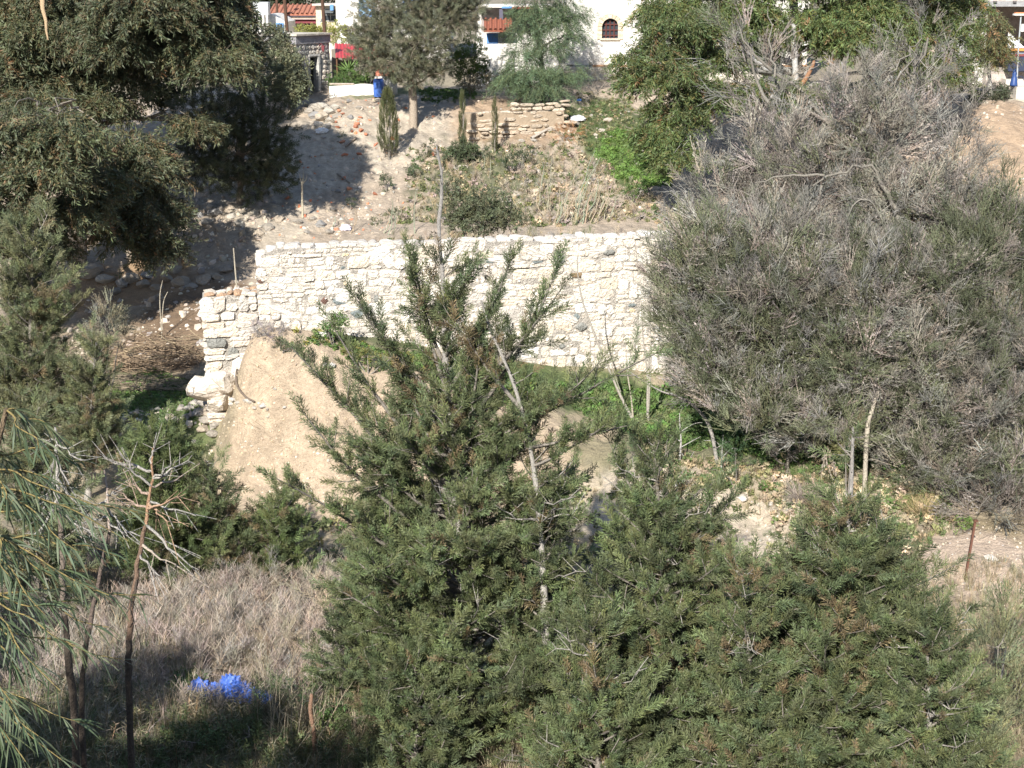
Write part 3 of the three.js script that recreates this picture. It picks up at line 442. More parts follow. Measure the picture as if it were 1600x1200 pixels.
// ---------------------------------------------------------------- foliage units (y = growing direction, about 1 long)
function spindle(m, a, b, r, c, at = .4) { const d = b.clone().sub(a), n = V(d.y, -d.x, d.z * .3 + .01).cross(d).normalize(), k = V(0, 0, 0).crossVectors(n, d).normalize(), mid = a.clone().lerp(b, at); const q = [0, 1, 2].map(j => mid.clone().addScaledVector(n, Math.cos(j * 2.094) * r).addScaledVector(k, Math.sin(j * 2.094) * r)); for (let j = 0; j < 3; j++) { m.tri(a, q[(j + 1) % 3], q[j], c); m.tri(q[j], q[(j + 1) % 3], b, c); } }
function unit(fn) { const m = new MB(); fn(m); const ge = m.geo().toNonIndexed(); ge.computeVertexNormals(); return ge; }
const sprayU = [0, 1, 2].map(() => unit(m => {   // scale-leaved conifer spray
  const stem = C(.8, .75, .6);
  m.tube([V(0, 0, 0), V(rr(-.03, .03), .5, rr(-.03, .03)), V(0, .95, 0)], .016, .006, 3, stem);
  for (let k = 0; k < 38; k++) { const t = .02 + .95 * k / 38, a = k * 2.4 + rr(-.5, .5), l = (.44 - .2 * t) * rr(.6, 1.25), e = rr(.5, 1.15), s = rr(.65, 1.3), b = V(0, t, 0), q = V(Math.cos(a) * Math.cos(e) * l, t + Math.sin(e) * l, Math.sin(a) * Math.cos(e) * l); spindle(m, b, q, .0185, C(s, s, s * rr(.8, 1.1)), .6); if (k % 2) { const f = b.clone().lerp(q, .5); spindle(m, f, f.clone().add(V(rr(-.11, .11), rr(.05, .17), rr(-.11, .11))), .016, C(s, s, s)); } }
}));
const leafBlade = (m, a, dir, side, l, w, c, bend = .1) => { const t = a.clone().addScaledVector(dir, l), q = a.clone().addScaledVector(dir, l * .45), f = V(0, 0, 0).crossVectors(dir, side).normalize(); q.addScaledVector(f, bend * l); const x = q.clone().addScaledVector(side, w), y = q.clone().addScaledVector(side, -w); m.tri(a, x, q, c).tri(a, q, y, c).tri(x, t, q, c).tri(q, t, y, c); };
const perp = d => V(0, 0, 0).crossVectors(d, rdir()).normalize();
const strandU = [0, 1, 2].map(() => unit(m => {   // hanging eucalyptus twig, y = down along the twig
  m.tube([V(0, 0, 0), V(.05, .5, .02), V(.02, 1, 0)], .012, .005, 3, C(1.5, 1.1, .8));
  for (let k = 0; k < 26; k++) { const t = .06 + .94 * k / 26, d = rdir().multiplyScalar(.75).add(V(0, .75, 0)).normalize(), s = rr(.7, 1.3), red = rnd() < .12 ? 1.5 : 1; leafBlade(m, V(rr(-.06, .06), t, rr(-.06, .06)), d, perp(d), rr(.2, .33), rr(.02, .034), C(s * red, s, s * .9)); }
}));
const featherU = unit(m => { m.tube([V(0, 0, 0), V(.03, 1, 0)], .012, .005, 3, C(1.3, 1, .8)); for (let k = 0; k < 46; k++) { const t = .04 + .96 * k / 46, d = rdir().multiplyScalar(.8).add(V(0, .7, 0)).normalize(), s = rr(.7, 1.3); leafBlade(m, V(rr(-.08, .08), t, rr(-.08, .08)), d, perp(d), rr(.18, .3), .011, C(s, s, s)); } });
const bushU = [0, 1].map(() => unit(m => { for (let k = 0; k < 8; k++) { const d = rdir().multiplyScalar(.7).add(V(0, .7, 0)).normalize().multiplyScalar(.8); m.tube([V(0, 0, 0), d], .012, .006, 3, C(1, .8, .6)); for (let j = 0; j < 9; j++) { const q = d.clone().multiplyScalar(rr(.3, 1)), e = rdir().add(d).normalize(), s = rr(.7, 1.3); leafBlade(m, q, e, perp(e), rr(.16, .26), rr(.04, .07), C(s, s, s)); } } }));
const twigU = [0, 1, 2, 3].map(() => unit(m => {   // bare crooked twigs
  const stem = wobble(V(0, 0, 0), V(rr(-.1, .1), .9, rr(-.1, .1)), 3, .05); m.tube(stem, .012, .006, 3, C(1, 1, 1));
  for (let k = 0; k < 17; k++) { const t = rr(.1, .95), q = V(0, t * .9, 0), a = k * 2.4, d = V(Math.cos(a), rr(.7, 1.6), Math.sin(a)).normalize(), l = rr(.28, .55), s = rr(.7, 1.35), e = q.clone().addScaledVector(d, l); e.add(V(rr(-.06, .06), rr(0, .1), rr(-.06, .06))); m.tube([q, q.clone().lerp(e, .5).add(rdir().multiplyScalar(.025)), e], .0075, .0045, 3, C(s, s, s * .97)); for (let j = 0; j < 2; j++) { const f = q.clone().lerp(e, rr(.3, .8)), h = f.clone().add(rdir().multiplyScalar(.12)).add(V(0, .12, 0)); m.tube([f, h], .0055, .004, 3, C(s, s, s)); } }
}));
const leafyTwigU = [0, 1].map(() => unit(m => { for (let k = 0; k < 9; k++) { const d = V(rr(-.5, .5), 1, rr(-.5, .5)).normalize(), l = rr(.5, .95), b = V(rr(-.08, .08), rr(0, .15), rr(-.08, .08)); m.tube([b, b.clone().addScaledVector(d, l)], .008, .005, 3, C(1.5, 1.35, 1.3)); for (let j = 0; j < 9; j++) { const q = b.clone().addScaledVector(d, l * rr(.2, 1)), e = rdir().multiplyScalar(.6).add(d).normalize(), s = rr(.7, 1.3); leafBlade(m, q, e, perp(e), rr(.08, .15), rr(.013, .022), C(s, s, s)); } } }));
const tuftU = [0, 1, 2].map((v) => unit(m => { for (let k = 0; k < 20; k++) { const a = rr(0, 6.28), lean = Math.pow(rnd(), 1.6) * 1.15 + .05, h = rr(.4, 1), w = rr(.004, .009), b = V(Math.cos(a) * rr(0, .12), 0, Math.sin(a) * rr(0, .12)), d = V(Math.cos(a + rr(-.6, .6)), 0, Math.sin(a)), p1 = b.clone().addScaledVector(d, lean * .35 * h).add(V(0, h * .6, 0)), p2 = b.clone().addScaledVector(d, lean * h).add(V(0, h * (1 - lean * .3), 0)), sd = V(-d.z, 0, d.x).multiplyScalar(w), s = rr(.7, 1.3), c = C(s, s, s); m.tri(b.clone().add(sd), b.clone().sub(sd), p1, c); m.tri(p1.clone().addScaledVector(sd, .7), p1.clone().addScaledVector(sd, -.7), p2, c); m.tri(b.clone().add(sd), p1.clone().addScaledVector(sd, .8), p1.clone().addScaledVector(sd, -.8), c); } }));
const herbU = [0, 1].map(() => unit(m => { for (let k = 0; k < 16; k++) { const a = rr(0, 6.28), d = V(Math.cos(a), rr(.3, 1.6), Math.sin(a)).normalize(), s = rr(.7, 1.3), b = V(rr(-.3, .3), 0, rr(-.3, .3)); leafBlade(m, b.add(V(0, rr(0, .4), 0)), d, perp(d), rr(.3, .55), rr(.07, .13), C(s, s, s), .2); } }));

// ---------------------------------------------------------------- trees
const BARK = C(.30, .27, .235), PALEB = C(.46, .43, .39), DARKB = C(.12, .09, .07);
// conifer with rising limbs that carry sprays
function juniper(o) {
  const name = o.name || 'juniper_tree', top = o.trunk[o.trunk.length - 1], foot = o.trunk[0];
  const t = thing(name, o.label, 'tree', foot, null), wood = new MB(foot), dead = new MB(foot), S = sprayU.map(() => new Scatter(foot));
  const tr = new THREE.CatmullRomCurve3(o.trunk, false, 'centripetal').getSpacedPoints(26), H0 = foot.y, HT = top.y - foot.y; wood.tube(tr, o.r, o.r * .16, 8, o.bark || BARK, .12);
  const col = o.col || [.104, .128, .059], sc = o.spray || .36;
  const put = (q, d, s = 1, inn = 0) => { const k = rnd(), c = k < .02 + inn + die ? shade([.17, .13, .075], .3) : shade(col.map(v => v * tint), .28, .14); pick(S).add(q, d, sc * s * rr(.7, 1.25), c); };
  let tint = 1, die = 0;
  function limb(p, dir, L, r, sub = true, dens = 1, lift = .38, slim = 1) {
    if (sub) { tint = rr(.72, 1.3); die = rnd() < .05 ? .5 : 0; }
    const pts = [p.clone()], d = dir.clone(), n = 6; for (let k = 0; k < n; k++) { d.add(V(0, lift / n, 0)).add(rdir().multiplyScalar(.10)).normalize(); pts.push(pts[k].clone().addScaledVector(d, L / n)); }
    const cv = curve(pts, 9); wood.tube(cv, r, .008, 5, o.limbCol || BARK);
    for (let s = sub ? .22 : .1; s <= 1; s += (sub ? .17 : .13) / (L * dens)) {
      const f = s * 9, i = Math.min(8, Math.floor(f)), q = cv[i].clone().lerp(cv[i + 1], f - i), tg = cv[i + 1].clone().sub(cv[i]).normalize();
      if (sub && rnd() < .8) { const sd = V(0, 0, 0).crossVectors(tg, rnd() < .55 ? YY : rdir()).normalize().multiplyScalar(sgn()), sl = (L * (1 - s) * rr(.25, .5) + rr(.15, .42)) * slim; if (sl > .28) limb(q, tg.clone().multiplyScalar(.75).add(sd).add(V(0, rr(-.05, .4), 0)).normalize(), sl, .012, false, dens, .3); }
      put(q, tg.clone().multiplyScalar(.8).add(rdir().multiplyScalar(.75)).add(V(0, .3, 0)).normalize(), sub ? 1 : .9, sub && s < .45 ? .14 : 0);
    }
    put(cv[9], d, 1.05);
  }
  for (let k = 0; k < 22; k++) { const f = rr(Math.min(o.to, .8), 1) * 25.9, i = Math.floor(f), p = tr[i].clone().lerp(tr[i + 1], f - i), e = rdir(); e.y = Math.abs(e.y); wood.tube([p, p.clone().addScaledVector(e, rr(.06, .2))], .011, .005, 4, PALEB); }
  const n = o.limbs; for (let k = 0; k < n; k++) {
    const f = lerp(o.from, o.to, Math.pow((k + rnd()) / n, o.pow || 1.15)), i = Math.min(25, Math.floor(f * 26)), p = tr[i].clone().lerp(tr[i + 1], f * 26 - i), a = k * 2.399 + rr(-.5, .5);
    const L = o.len(f) * rr(.45, 1.2) * (o.side ? o.side(a) : 1); if (L < .25) continue; const e = lerp(.18, .75, f) + rr(-.15, .2);
    limb(p, V(Math.cos(a) * Math.cos(e), Math.sin(e), Math.sin(a) * Math.cos(e)), L, .012 + .014 * L, L > .5, o.dens || 1, .38, f > (o.slimFrom || 2) ? .55 : 1);
  }
  for (const [f, to, dens = 1] of o.hand || []) { const i = Math.min(25, Math.floor(f * 26)), p = tr[i].clone(), d = to.clone().sub(p), L = d.length(); limb(p, d.normalize().add(V(0, -.16, 0)).normalize(), L, .016 + .012 * L, true, dens, .3, .6); }
  for (let k = 0; k < (o.dead || 0); k++) { const f = rr(o.from, o.to), i = Math.floor(f * 25), a = rr(-.5, 3.6), L = o.len(f) * rr(.5, .95) + .3, p = tr[i]; const e = p.clone().add(V(Math.cos(a) * L, L * rr(.1, .7), Math.sin(a) * L)), w = wobble(p, e, 6, .06, V(0, -.08 * L, 0)); dead.tube(w, .022, .007, 4, PALEB); for (let j = 0; j < 4; j++) { const q = w[2 + j]; dead.tube([q, q.clone().add(rdir().multiplyScalar(.3)).add(V(0, .12, 0))], .009, .004, 3, PALEB); } }
  part(t, 'trunk', wood.geo(), M.wood); if (dead.p.length) part(t, 'dead_branches', dead.geo(), M.wood, true);
  S.forEach((s, k) => { if (s.m.length) s.build(t, 'crown', sprayU[k], M.leaf); }); return t;
}
// broad tree: limbs to lobes [px, py, rx, ry, depth]; leaf units on each lobe
function lobeTree(o) {
  const foot = o.foot, t = thing(o.name, o.label, 'tree', foot, o.group), wood = new MB(foot), S = o.units.map(() => new Scatter(foot)), tr = curve(o.trunk, 16);
  wood.tube(tr, o.r, o.r * .45, 9, o.bark || BARK, .1);
  for (const [px, py, rxp, ryp, D, kf = 1, tint] of o.lobes) {
    const c = P(px, py, D), lk = o.lobe || 1, rx = lk * rxp * D / FOCAL, ry = lk * ryp * D / FOCAL, rz = (o.deep || .9) * Math.max(rx, ry * .8);
    let bi = 4, bd = 1e9; for (let k = 4; k <= 16; k++) { const dd = tr[k].distanceTo(c) + Math.max(0, tr[k].y - c.y + .5) * 2; if (dd < bd) { bd = dd; bi = k; } }
    const L = tr[bi].distanceTo(c); const lim = wobble(tr[bi], c, 8, .05 * Math.sqrt(L), V(0, .06 * L, 0)); wood.tube(lim, Math.min(o.r * .5, .03 + .022 * L), .03, 6, o.limbCol || o.bark || BARK);
    const n = Math.round(o.count * kf * (rx * ry + rx * rz + ry * rz)), tips = [], lt = o.vary ? rr(1 - o.vary, 1 + o.vary) : 1, altHere = (o.alt || 0) * (o.vary ? rr(.2, 1.9) : 1), rag = o.ragged || .28;
    for (let k = 0; k < n; k++) {
      let d = rdir(); if (o.kind === 'hang' && d.y < -.45) d.y *= -.5; d.normalize();
      const inn = Math.pow(rnd(), .45), sw = 1 + rag * perlin.noise(d.x * 2 + px, d.y * 2 + py, d.z * 2), q = V(c.x + d.x * rx * inn * sw, c.y + d.y * ry * inn * sw, c.z + d.z * rz * inn * sw);
      let dir; if (o.kind === 'hang') dir = V(d.x, d.y * .35, d.z).multiplyScalar(.75).add(V(0, -rr(.35, 1.1), 0)).add(rdir().multiplyScalar(.35)).normalize();
      else if (o.kind === 'up') dir = V(d.x * .7, d.y * .4 + .75, d.z * .7).add(rdir().multiplyScalar(.55)).normalize(); else dir = d.clone().add(rdir().multiplyScalar(.8)).add(V(0, .35, 0)).normalize();
      if (o.ok && !o.ok(q)) continue;
      const cc = tint || o.col; pick(S).add(q, dir, o.size * rr(.7, 1.25), rnd() < altHere ? shade(o.altCol.map(v => v * lt), .25) : shade(cc.map(v => v * lt), .28, .1));
      if (k % (o.twigEvery || 14) === 0) tips.push(q);
    }
    for (const q of tips) { const i = 4 + Math.floor(rr(0, 4.9)), L2 = lim[i].distanceTo(q); wood.tube(wobble(lim[i], q, 4, .06 * L2, V(0, .08 * L2, 0)), .014 + .008 * L2, .008, 4, o.twigCol || o.limbCol || o.bark || BARK); }
  }
  if (o.extra) o.extra(wood, tr, S, t);
  part(t, 'trunk', wood.geo(), o.woodMat || M.wood); S.forEach((s, k) => { if (s.m.length) s.build(t, 'crown', o.units[k], o.mat || M.leaf); }); return t;
}
// foreground conifers
const up = (pts) => pts.map(([x, y, D]) => P(x, y, D));
function onGround(pts) { const p = up(pts); p[0] = drop(p[0]); p[0].y -= .15; return p; }
juniper({ label: 'tallest young conifer in the middle with a bare speckled leader against the stone wall', trunk: onGround([[735, 1120, 26.2], [722, 900, 26.1], [706, 700, 26], [696, 560, 26], [691, 420, 26], [685, 360, 26], [690, 310, 26], [691, 275, 26], [685, 250, 26], [682, 228, 26]]), r: .13, limbs: 132, from: .02, to: .84, pow: 1.2, dead: 16, slimFrom: .58, bark: C(.47, .44, .41),
  len: f => f > .62 ? lerp(.75, .3, (f - .62) / .2) : f > .44 ? lerp(2.3, .75, (f - .44) / .18) : lerp(3.1, 2.3, f / .44), dens: 1,
  hand: [[.60, P(556, 462, 25.8)], [.62, P(612, 398, 26)], [.69, P(632, 405, 26.2)], [.70, P(730, 400, 26)], [.58, P(872, 425, 25.8)], [.62, P(815, 405, 26.3)], [.52, P(985, 500, 25.6), .8], [.55, P(900, 430, 26.2)], [.42, P(440, 560, 25.6)], [.44, P(520, 500, 25.9), .7], [.36, P(450, 650, 25.4)], [.30, P(420, 720, 25.8)], [.47, P(590, 560, 25.5)], [.50, P(780, 520, 25.6)], [.46, P(850, 620, 25.4)]] });
juniper({ label: 'conifer with a pale speckled stem right behind the tallest one', trunk: onGround([[862, 1150, 25.2], [852, 980, 25.2], [846, 860, 25.3], [835, 740, 25.4], [815, 640, 25.5], [795, 580, 25.6], [768, 520, 25.7], [752, 470, 25.7]]), r: .105, limbs: 78, from: .02, to: .84, slimFrom: .6, dead: 12, bark: C(.5, .47, .43),
  len: f => f > .62 ? .6 - (f - .62) : lerp(2.2, .8, f / .62), side: a => Math.sin(a) > .2 ? .5 : 1, dens: 1, hand: [[.8, P(700, 470, 25.7)], [.74, P(935, 560, 25.3)], [.7, P(1000, 640, 25.2)], [.66, P(955, 660, 25)]] });
juniper({ label: 'broad bushy conifer right of the pale stem at the bottom of the photo', trunk: onGround([[1040, 1195, 25], [1045, 1050, 25], [1040, 900, 25.1], [1030, 800, 25.2], [1022, 690, 25.3]]), r: .11, limbs: 110, from: .01, to: .97, slimFrom: .8, dead: 14, len: f => lerp(2.3, .5, Math.pow(f, 1.5)), dens: .95, hand: [[.6, P(1195, 850, 24.6)], [.62, P(1120, 760, 25)], [.7, P(940, 700, 25.2)]] });
juniper({ label: 'wide low conifer with a bare whitish leader at the lower right', trunk: onGround([[1290, 1230, 24], [1300, 1080, 24], [1312, 950, 24], [1322, 850, 24.1], [1330, 760, 24.1], [1333, 668, 24.2]]), r: .12, limbs: 140, from: .01, to: .78, slimFrom: .7, dead: 20, bark: C(.46, .43, .40), len: f => f > .7 ? .55 : lerp(2.5, .9, Math.pow(f / .7, 1.4)), dens: .92, hand: [[.55, P(1500, 900, 23.8)], [.45, P(1520, 990, 23.6)], [.62, P(1430, 860, 24)], [.55, P(1160, 880, 23.8)], [.98, P(1342, 665, 24.2)], [.96, P(1310, 690, 24.2)]] });
juniper({ label: 'small conifer filling the gap between the two wide ones at the bottom', trunk: onGround([[1180, 1240, 23], [1175, 1100, 23], [1165, 960, 23.2], [1160, 890, 23.3]]), r: .08, limbs: 64, from: .03, to: .97, dead: 6, len: f => lerp(1.6, .4, f), dens: 1 });
juniper({ label: 'drooping low conifer at the lower right corner', trunk: onGround([[1450, 1260, 22.5], [1452, 1120, 22.5], [1448, 1000, 22.6], [1446, 960, 22.7]]), r: .08, limbs: 62, from: .03, to: .97, dead: 8, len: f => lerp(1.5, .5, f), dens: .95, bark: PALEB });
juniper({ label: 'low bushy conifer left of the tallest one on the dry grass slope', trunk: onGround([[600, 1090, 27.5], [602, 1000, 27.5], [606, 900, 27.6], [606, 800, 27.6]]), r: .09, limbs: 66, from: .04, to: .97, dead: 6, len: f => lerp(2.0, .5, f), dens: .9 });
// conifers at the left
const LC = [.14, .155, .082];
juniper({ label: 'near conifer left of the frame that shades the weeds', trunk: [on(-8.2, -8.8, -.2), on(-8.2, -8.8, 2.4), on(-8.1, -8.8, 4.3)], r: .1, limbs: 70, from: .05, to: .97, len: f => lerp(2.1, .7, f), dens: .7, spray: .5 });
juniper({ label: 'second near conifer left of the frame that shades the weeds', trunk: [on(-10.6, -9.2, -.2), on(-10.6, -9.2, 3), on(-10.5, -9.2, 5.6)], r: .1, limbs: 70, from: .05, to: .97, len: f => lerp(2.2, .8, f), dens: .7, spray: .5 });
juniper({ label: 'bushy low conifer at the bottom right beside the pale speckled trunk', trunk: onGround([[935, 1250, 23], [934, 1130, 23], [930, 1040, 23.2], [928, 965, 23.3]]), r: .08, limbs: 66, from: .02, to: .97, dead: 6, len: f => lerp(1.6, .45, f) });
juniper({ label: 'low conifer at the bottom left of the tallest trunk', trunk: onGround([[650, 1260, 24], [650, 1180, 24], [652, 1100, 24.2], [655, 1040, 24.3]]), r: .07, limbs: 50, from: .02, to: .97, dead: 4, len: f => lerp(1.5, .4, f) });
juniper({ label: 'light green conifer at the left edge below the eucalyptus', trunk: onGround([[40, 820, 41], [45, 650, 41], [48, 520, 41.2], [52, 360, 41.4]]), r: .13, limbs: 100, from: .2, to: .97, len: f => lerp(2.2, .7, f), dens: .85, spray: .4, col: LC, hand: [[.72, P(120, 420, 41)], [.6, P(140, 470, 41)]] });
juniper({ label: 'conifer with a short white stem left of the grassy pool edge', trunk: onGround([[140, 830, 40], [140, 740, 40], [144, 640, 40], [150, 535, 40]]), r: .11, limbs: 76, from: .2, to: .97, len: f => lerp(1.6, .45, f), dens: .85, spray: .38, col: LC, bark: PALEB });
juniper({ label: 'conifer behind the orange dead sapling below the earth bank', trunk: onGround([[262, 930, 33], [258, 840, 33], [252, 760, 33], [244, 690, 33]]), r: .1, limbs: 78, from: .1, to: .97, len: f => lerp(2.0, .5, f), dens: .9, spray: .38, col: [.11, .14, .055] });
juniper({ label: 'dark small conifer beside the foot of the tan bank', trunk: onGround([[335, 900, 33], [334, 830, 33], [330, 770, 33], [322, 720, 33]]), r: .08, limbs: 50, from: .1, to: .97, len: f => lerp(1.1, .3, f), dens: 1, spray: .36 });
juniper({ label: 'low conifer at the far left behind the long green leaves', trunk: onGround([[60, 1000, 31], [60, 860, 31], [50, 740, 31], [48, 660, 31]]), r: .09, limbs: 66, from: .1, to: .97, len: f => lerp(1.8, .5, f), dens: .85, spray: .38, col: LC });
juniper({ label: 'low spreading conifer under the foot of the tan bank', trunk: onGround([[430, 930, 33.4], [430, 880, 33.4], [434, 830, 33.4], [436, 790, 33.4]]), r: .07, limbs: 46, from: .05, to: .97, len: f => lerp(1.5, .5, f), dens: .9, spray: .36, col: [.12, .15, .06] });
// the conifers that shade the lower left, left of the frame
juniper({ label: 'tall conifer left of the frame that shades the grass', trunk: [on(-12, -13.5, -.2), on(-12, -13.5, 4), on(-11.8, -13.5, 6.9)], r: .14, limbs: 70, from: .05, to: .97, len: f => lerp(2.6, .6, f), dens: .7, spray: .5 });
juniper({ label: 'second conifer left of the frame that shades the grass', trunk: [on(-14.4, -18, -.2), on(-14.4, -18, 4), on(-14.4, -18, 8)], r: .14, limbs: 70, from: .05, to: .97, len: f => lerp(2.8, .6, f), dens: .7, spray: .5 });

// eucalyptus trees
const EUC = [.094, .113, .06];
{
  const foot = drop(P(120, 430, 62.5)), top = P(190, -190, 61.5);
  lobeTree({ name: 'eucalyptus_tree', label: 'huge drooping eucalyptus filling the upper left corner', foot, trunk: [foot.clone().add(V(0, -.3, 0)), P(125, 330, 62.5), P(150, 160, 62), P(165, 20, 61.5), top], r: .42, bark: C(.42, .36, .29), units: strandU, kind: 'hang', size: .85, count: 66, ragged: .5, lobe: .86, vary: .2, col: EUC, alt: .06, altCol: [.16, .125, .07], mat: M.glossLeaf, twigEvery: 16,
    lobes: [[328,30,75,70,59.5],[290,75,70,60,59],[340,95,60,50,58.5],[372,75,36,50,60.5],[255,40,60,50,59.5],[300,-20,90,60,60.5],[140,60,60,50,59.5],[60,60,60,60,59.5],[20,20,60,60,60.5],[100,10,60,50,60.5],[60,165,70,50,58.5],[25,215,60,60,51.5],[100,215,70,55,51.5],[65,265,75,50,51],[165,165,45,38,59.5],[205,235,60,45,57.5],[235,265,55,45,57],[150,270,40,40,58],[240,330,48,55,56.5],[250,385,38,42,56.3],[205,300,40,40,57.5],[-60,150,90,100,59.5],[-90,300,80,90,51.5],
      [110,-110,100,80,61.5],[240,-70,90,40,60.5],[0,-110,110,80,61.5],[40,-240,120,80,61.5,.8],[-140,-60,120,120,60.5,.8],[-60,-330,120,70,61.5,.7],[150,60,70,60,61.5],[90,130,70,50,60.5],[0,110,60,60,59.5],[0,280,60,60,51.5],[30,330,50,40,50.5],[190,120,50,40,60.5,.6],[120,330,55,45,53],[150,285,50,42,54],[-30,360,70,60,51],[70,380,50,36,53.5],[180,360,40,34,56],[170,300,45,40,57],[220,15,90,60,57.5],[280,-35,70,45,58],[190,70,60,40,58],[-160,240,90,120,52],[300,190,40,24,60]],
    extra: (wood, tr) => { wood.tube(wobble(P(118, 60, 58.5), P(232, 98, 57.7), 8, .1, V(0, .35, 0)), .1, .04, 7, C(.42, .36, .29)); wood.tube(wobble(P(180, 62, 58.1), P(222, 105, 57.5), 6, .08), .05, .015, 5, C(.42, .36, .29)); wood.tube(wobble(P(60, -30, 58.5), P(75, 62, 57.3), 6, .06), .14, .03, 7, C(.62, .45, .27)); } });
  const f2 = drop(P(374, 335, 66));
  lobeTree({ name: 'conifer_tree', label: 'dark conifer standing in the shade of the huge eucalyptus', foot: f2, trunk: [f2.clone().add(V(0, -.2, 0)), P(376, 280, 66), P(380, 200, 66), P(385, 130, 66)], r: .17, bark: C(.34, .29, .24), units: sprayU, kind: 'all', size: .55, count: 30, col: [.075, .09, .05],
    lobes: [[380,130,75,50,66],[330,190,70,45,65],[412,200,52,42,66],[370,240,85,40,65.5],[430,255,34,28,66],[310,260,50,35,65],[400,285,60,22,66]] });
  const f9 = drop(P(150, 260, 70));
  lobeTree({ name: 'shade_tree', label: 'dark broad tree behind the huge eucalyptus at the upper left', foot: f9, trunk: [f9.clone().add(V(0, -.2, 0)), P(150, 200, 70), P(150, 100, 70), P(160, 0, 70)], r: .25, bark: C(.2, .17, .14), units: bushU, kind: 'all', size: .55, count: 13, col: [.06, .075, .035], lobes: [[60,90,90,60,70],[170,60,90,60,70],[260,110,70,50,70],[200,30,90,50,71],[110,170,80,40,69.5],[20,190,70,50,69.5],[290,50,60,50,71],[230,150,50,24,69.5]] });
  const f3 = drop(P(452, 165, 76.5));
  lobeTree({ name: 'olive_tree', label: 'small grey-green tree in front of the stone shed', foot: f3, trunk: [f3.clone().add(V(0, -.2, 0)), P(450, 140, 76.3), P(446, 100, 76)], r: .09, units: bushU, kind: 'up', size: .38, count: 60, col: [.15, .165, .10], lobes: [[438,85,24,26,76],[455,110,26,24,75.5],[440,135,30,26,75.5],[465,140,20,24,75.5],[432,60,16,18,76]] });
  const f4 = drop(P(1252, 205, 68));
  lobeTree({ name: 'eucalyptus_tree', label: 'bright green eucalyptus with a pale trunk behind the bare tree', foot: f4, trunk: [f4.clone().add(V(0, -.3, 0)), P(1250, 160, 67.5), P(1245, 100, 67), P(1240, 10, 67), P(1235, -80, 67)], r: .34, bark: C(.52, .50, .46), units: strandU, kind: 'hang', size: .82, count: 62, ragged: .5, lobe: .9, vary: .2, col: [.10, .145, .05], alt: .05, altCol: [.2, .15, .08], mat: M.glossLeaf, twigEvery: 16,
    lobes: [[1040,15,45,35,65],[1060,45,60,45,64],[1030,80,40,32,63.5],[985,92,26,16,63],[1012,118,40,30,63],[1050,120,50,40,62.5],[1110,30,50,45,66],[1110,90,50,40,65],[1060,180,50,40,62.5],[1030,215,40,40,62],[1060,245,38,30,61.5],[1100,150,45,40,63],[1160,20,55,45,66],[1165,80,40,40,66.5],[1210,50,45,40,66],[1190,150,45,40,65,.8],[1255,155,30,40,63.5],[1290,40,50,45,66],[1330,70,55,45,66],[1350,20,60,45,67],[1400,60,50,45,67],[1440,25,50,40,68],[1480,50,45,45,68],[1480,110,40,40,68],[1420,110,45,40,67],[1380,150,40,35,67],[1500,5,40,30,69],[1250,-30,130,50,68],[1100,-50,110,50,67],[1400,-50,120,50,68],[1250,-110,120,50,69,.7]],
    extra: (wood) => { wood.tube(wobble(P(1243, 150, 64.8), P(1240, 40, 65), 8, .03), .16, .1, 8, C(.58, .57, .54)); wood.tube(wobble(P(1250, 140, 64.6), P(1272, 96, 64.9), 6, .05), .13, .07, 8, C(.38, .2, .11)); wood.tube(wobble(P(1160, 70, 63.5), P(1200, 110, 64), 6, .06, V(0, -.1, 0)), .05, .09, 6, C(.6, .58, .55)); wood.tube(wobble(P(1205, 150, 63.4), P(1235, 168, 63.8), 6, .04), .09, .09, 6, C(.6, .58, .55)); } });
  const f5 = drop(P(1550, 145, 76));
  lobeTree({ name: 'eucalyptus_tree', label: 'small narrow eucalyptus in front of the porch at the right', foot: f5, trunk: [f5.clone().add(V(0, -.2, 0)), P(1545, 100, 76), P(1548, 40, 76)], r: .12, bark: C(.58, .55, .5), units: strandU, kind: 'hang', size: .7, count: 50, col: [.125, .14, .06], alt: .12, altCol: [.2, .14, .07], mat: M.glossLeaf, lobes: [[1552,35,20,22,76],[1550,65,26,26,75.8],[1558,90,20,22,75.6],[1535,85,18,20,76]] });
  const f6 = drop(P(646, 195, 74));
  lobeTree({ name: 'pine_tree', label: 'grey-green conifer with a bare pale trunk above the rubble slope', foot: f6, trunk: [f6.clone().add(V(0, -.3, 0)), P(645, 150, 74), P(640, 100, 74), P(655, 30, 74), P(665, -40, 74)], r: .22, bark: C(.48, .40, .32), units: sprayU, kind: 'all', size: .44, count: 60, col: [.15, .155, .105], alt: .1, altCol: [.19, .165, .12],
    lobes: [[625,20,45,35,73.5],[600,55,40,30,73.5],[580,85,35,25,73.5],[620,95,45,25,73],[660,60,45,40,72.8],[700,30,45,40,73.5],[672,80,36,30,73.5],[665,5,60,40,74],[725,15,36,28,74],[650,115,38,20,73],[590,20,35,30,74.5],[690,-30,70,35,74],[560,70,18,14,74],[575,50,26,18,74],[690,112,18,12,74]] });
  const f7 = drop(P(850, 150, 77));
  lobeTree({ name: 'pepper_tree', label: 'feathery blue-green tree leaning in front of the white church wall', foot: f7, trunk: [f7.clone().add(V(0, -.3, 0)), P(848, 110, 77), P(840, 60, 77), P(838, 0, 77)], r: .15, units: [featherU], kind: 'hang', size: .8, count: 40, col: [.10, .15, .08], twigEvery: 10, lobes: [[840,20,38,28,77],[870,40,32,26,76.5],[820,50,28,24,77],[855,75,34,20,76.5],[815,85,22,18,76.5],[880,15,28,22,77],[895,55,18,16,76.5],[830,115,48,22,76],[880,118,34,20,76],[800,130,30,18,76],[845,140,40,16,75.6],[850,-20,50,20,77],[905,25,14,12,77]] });
}
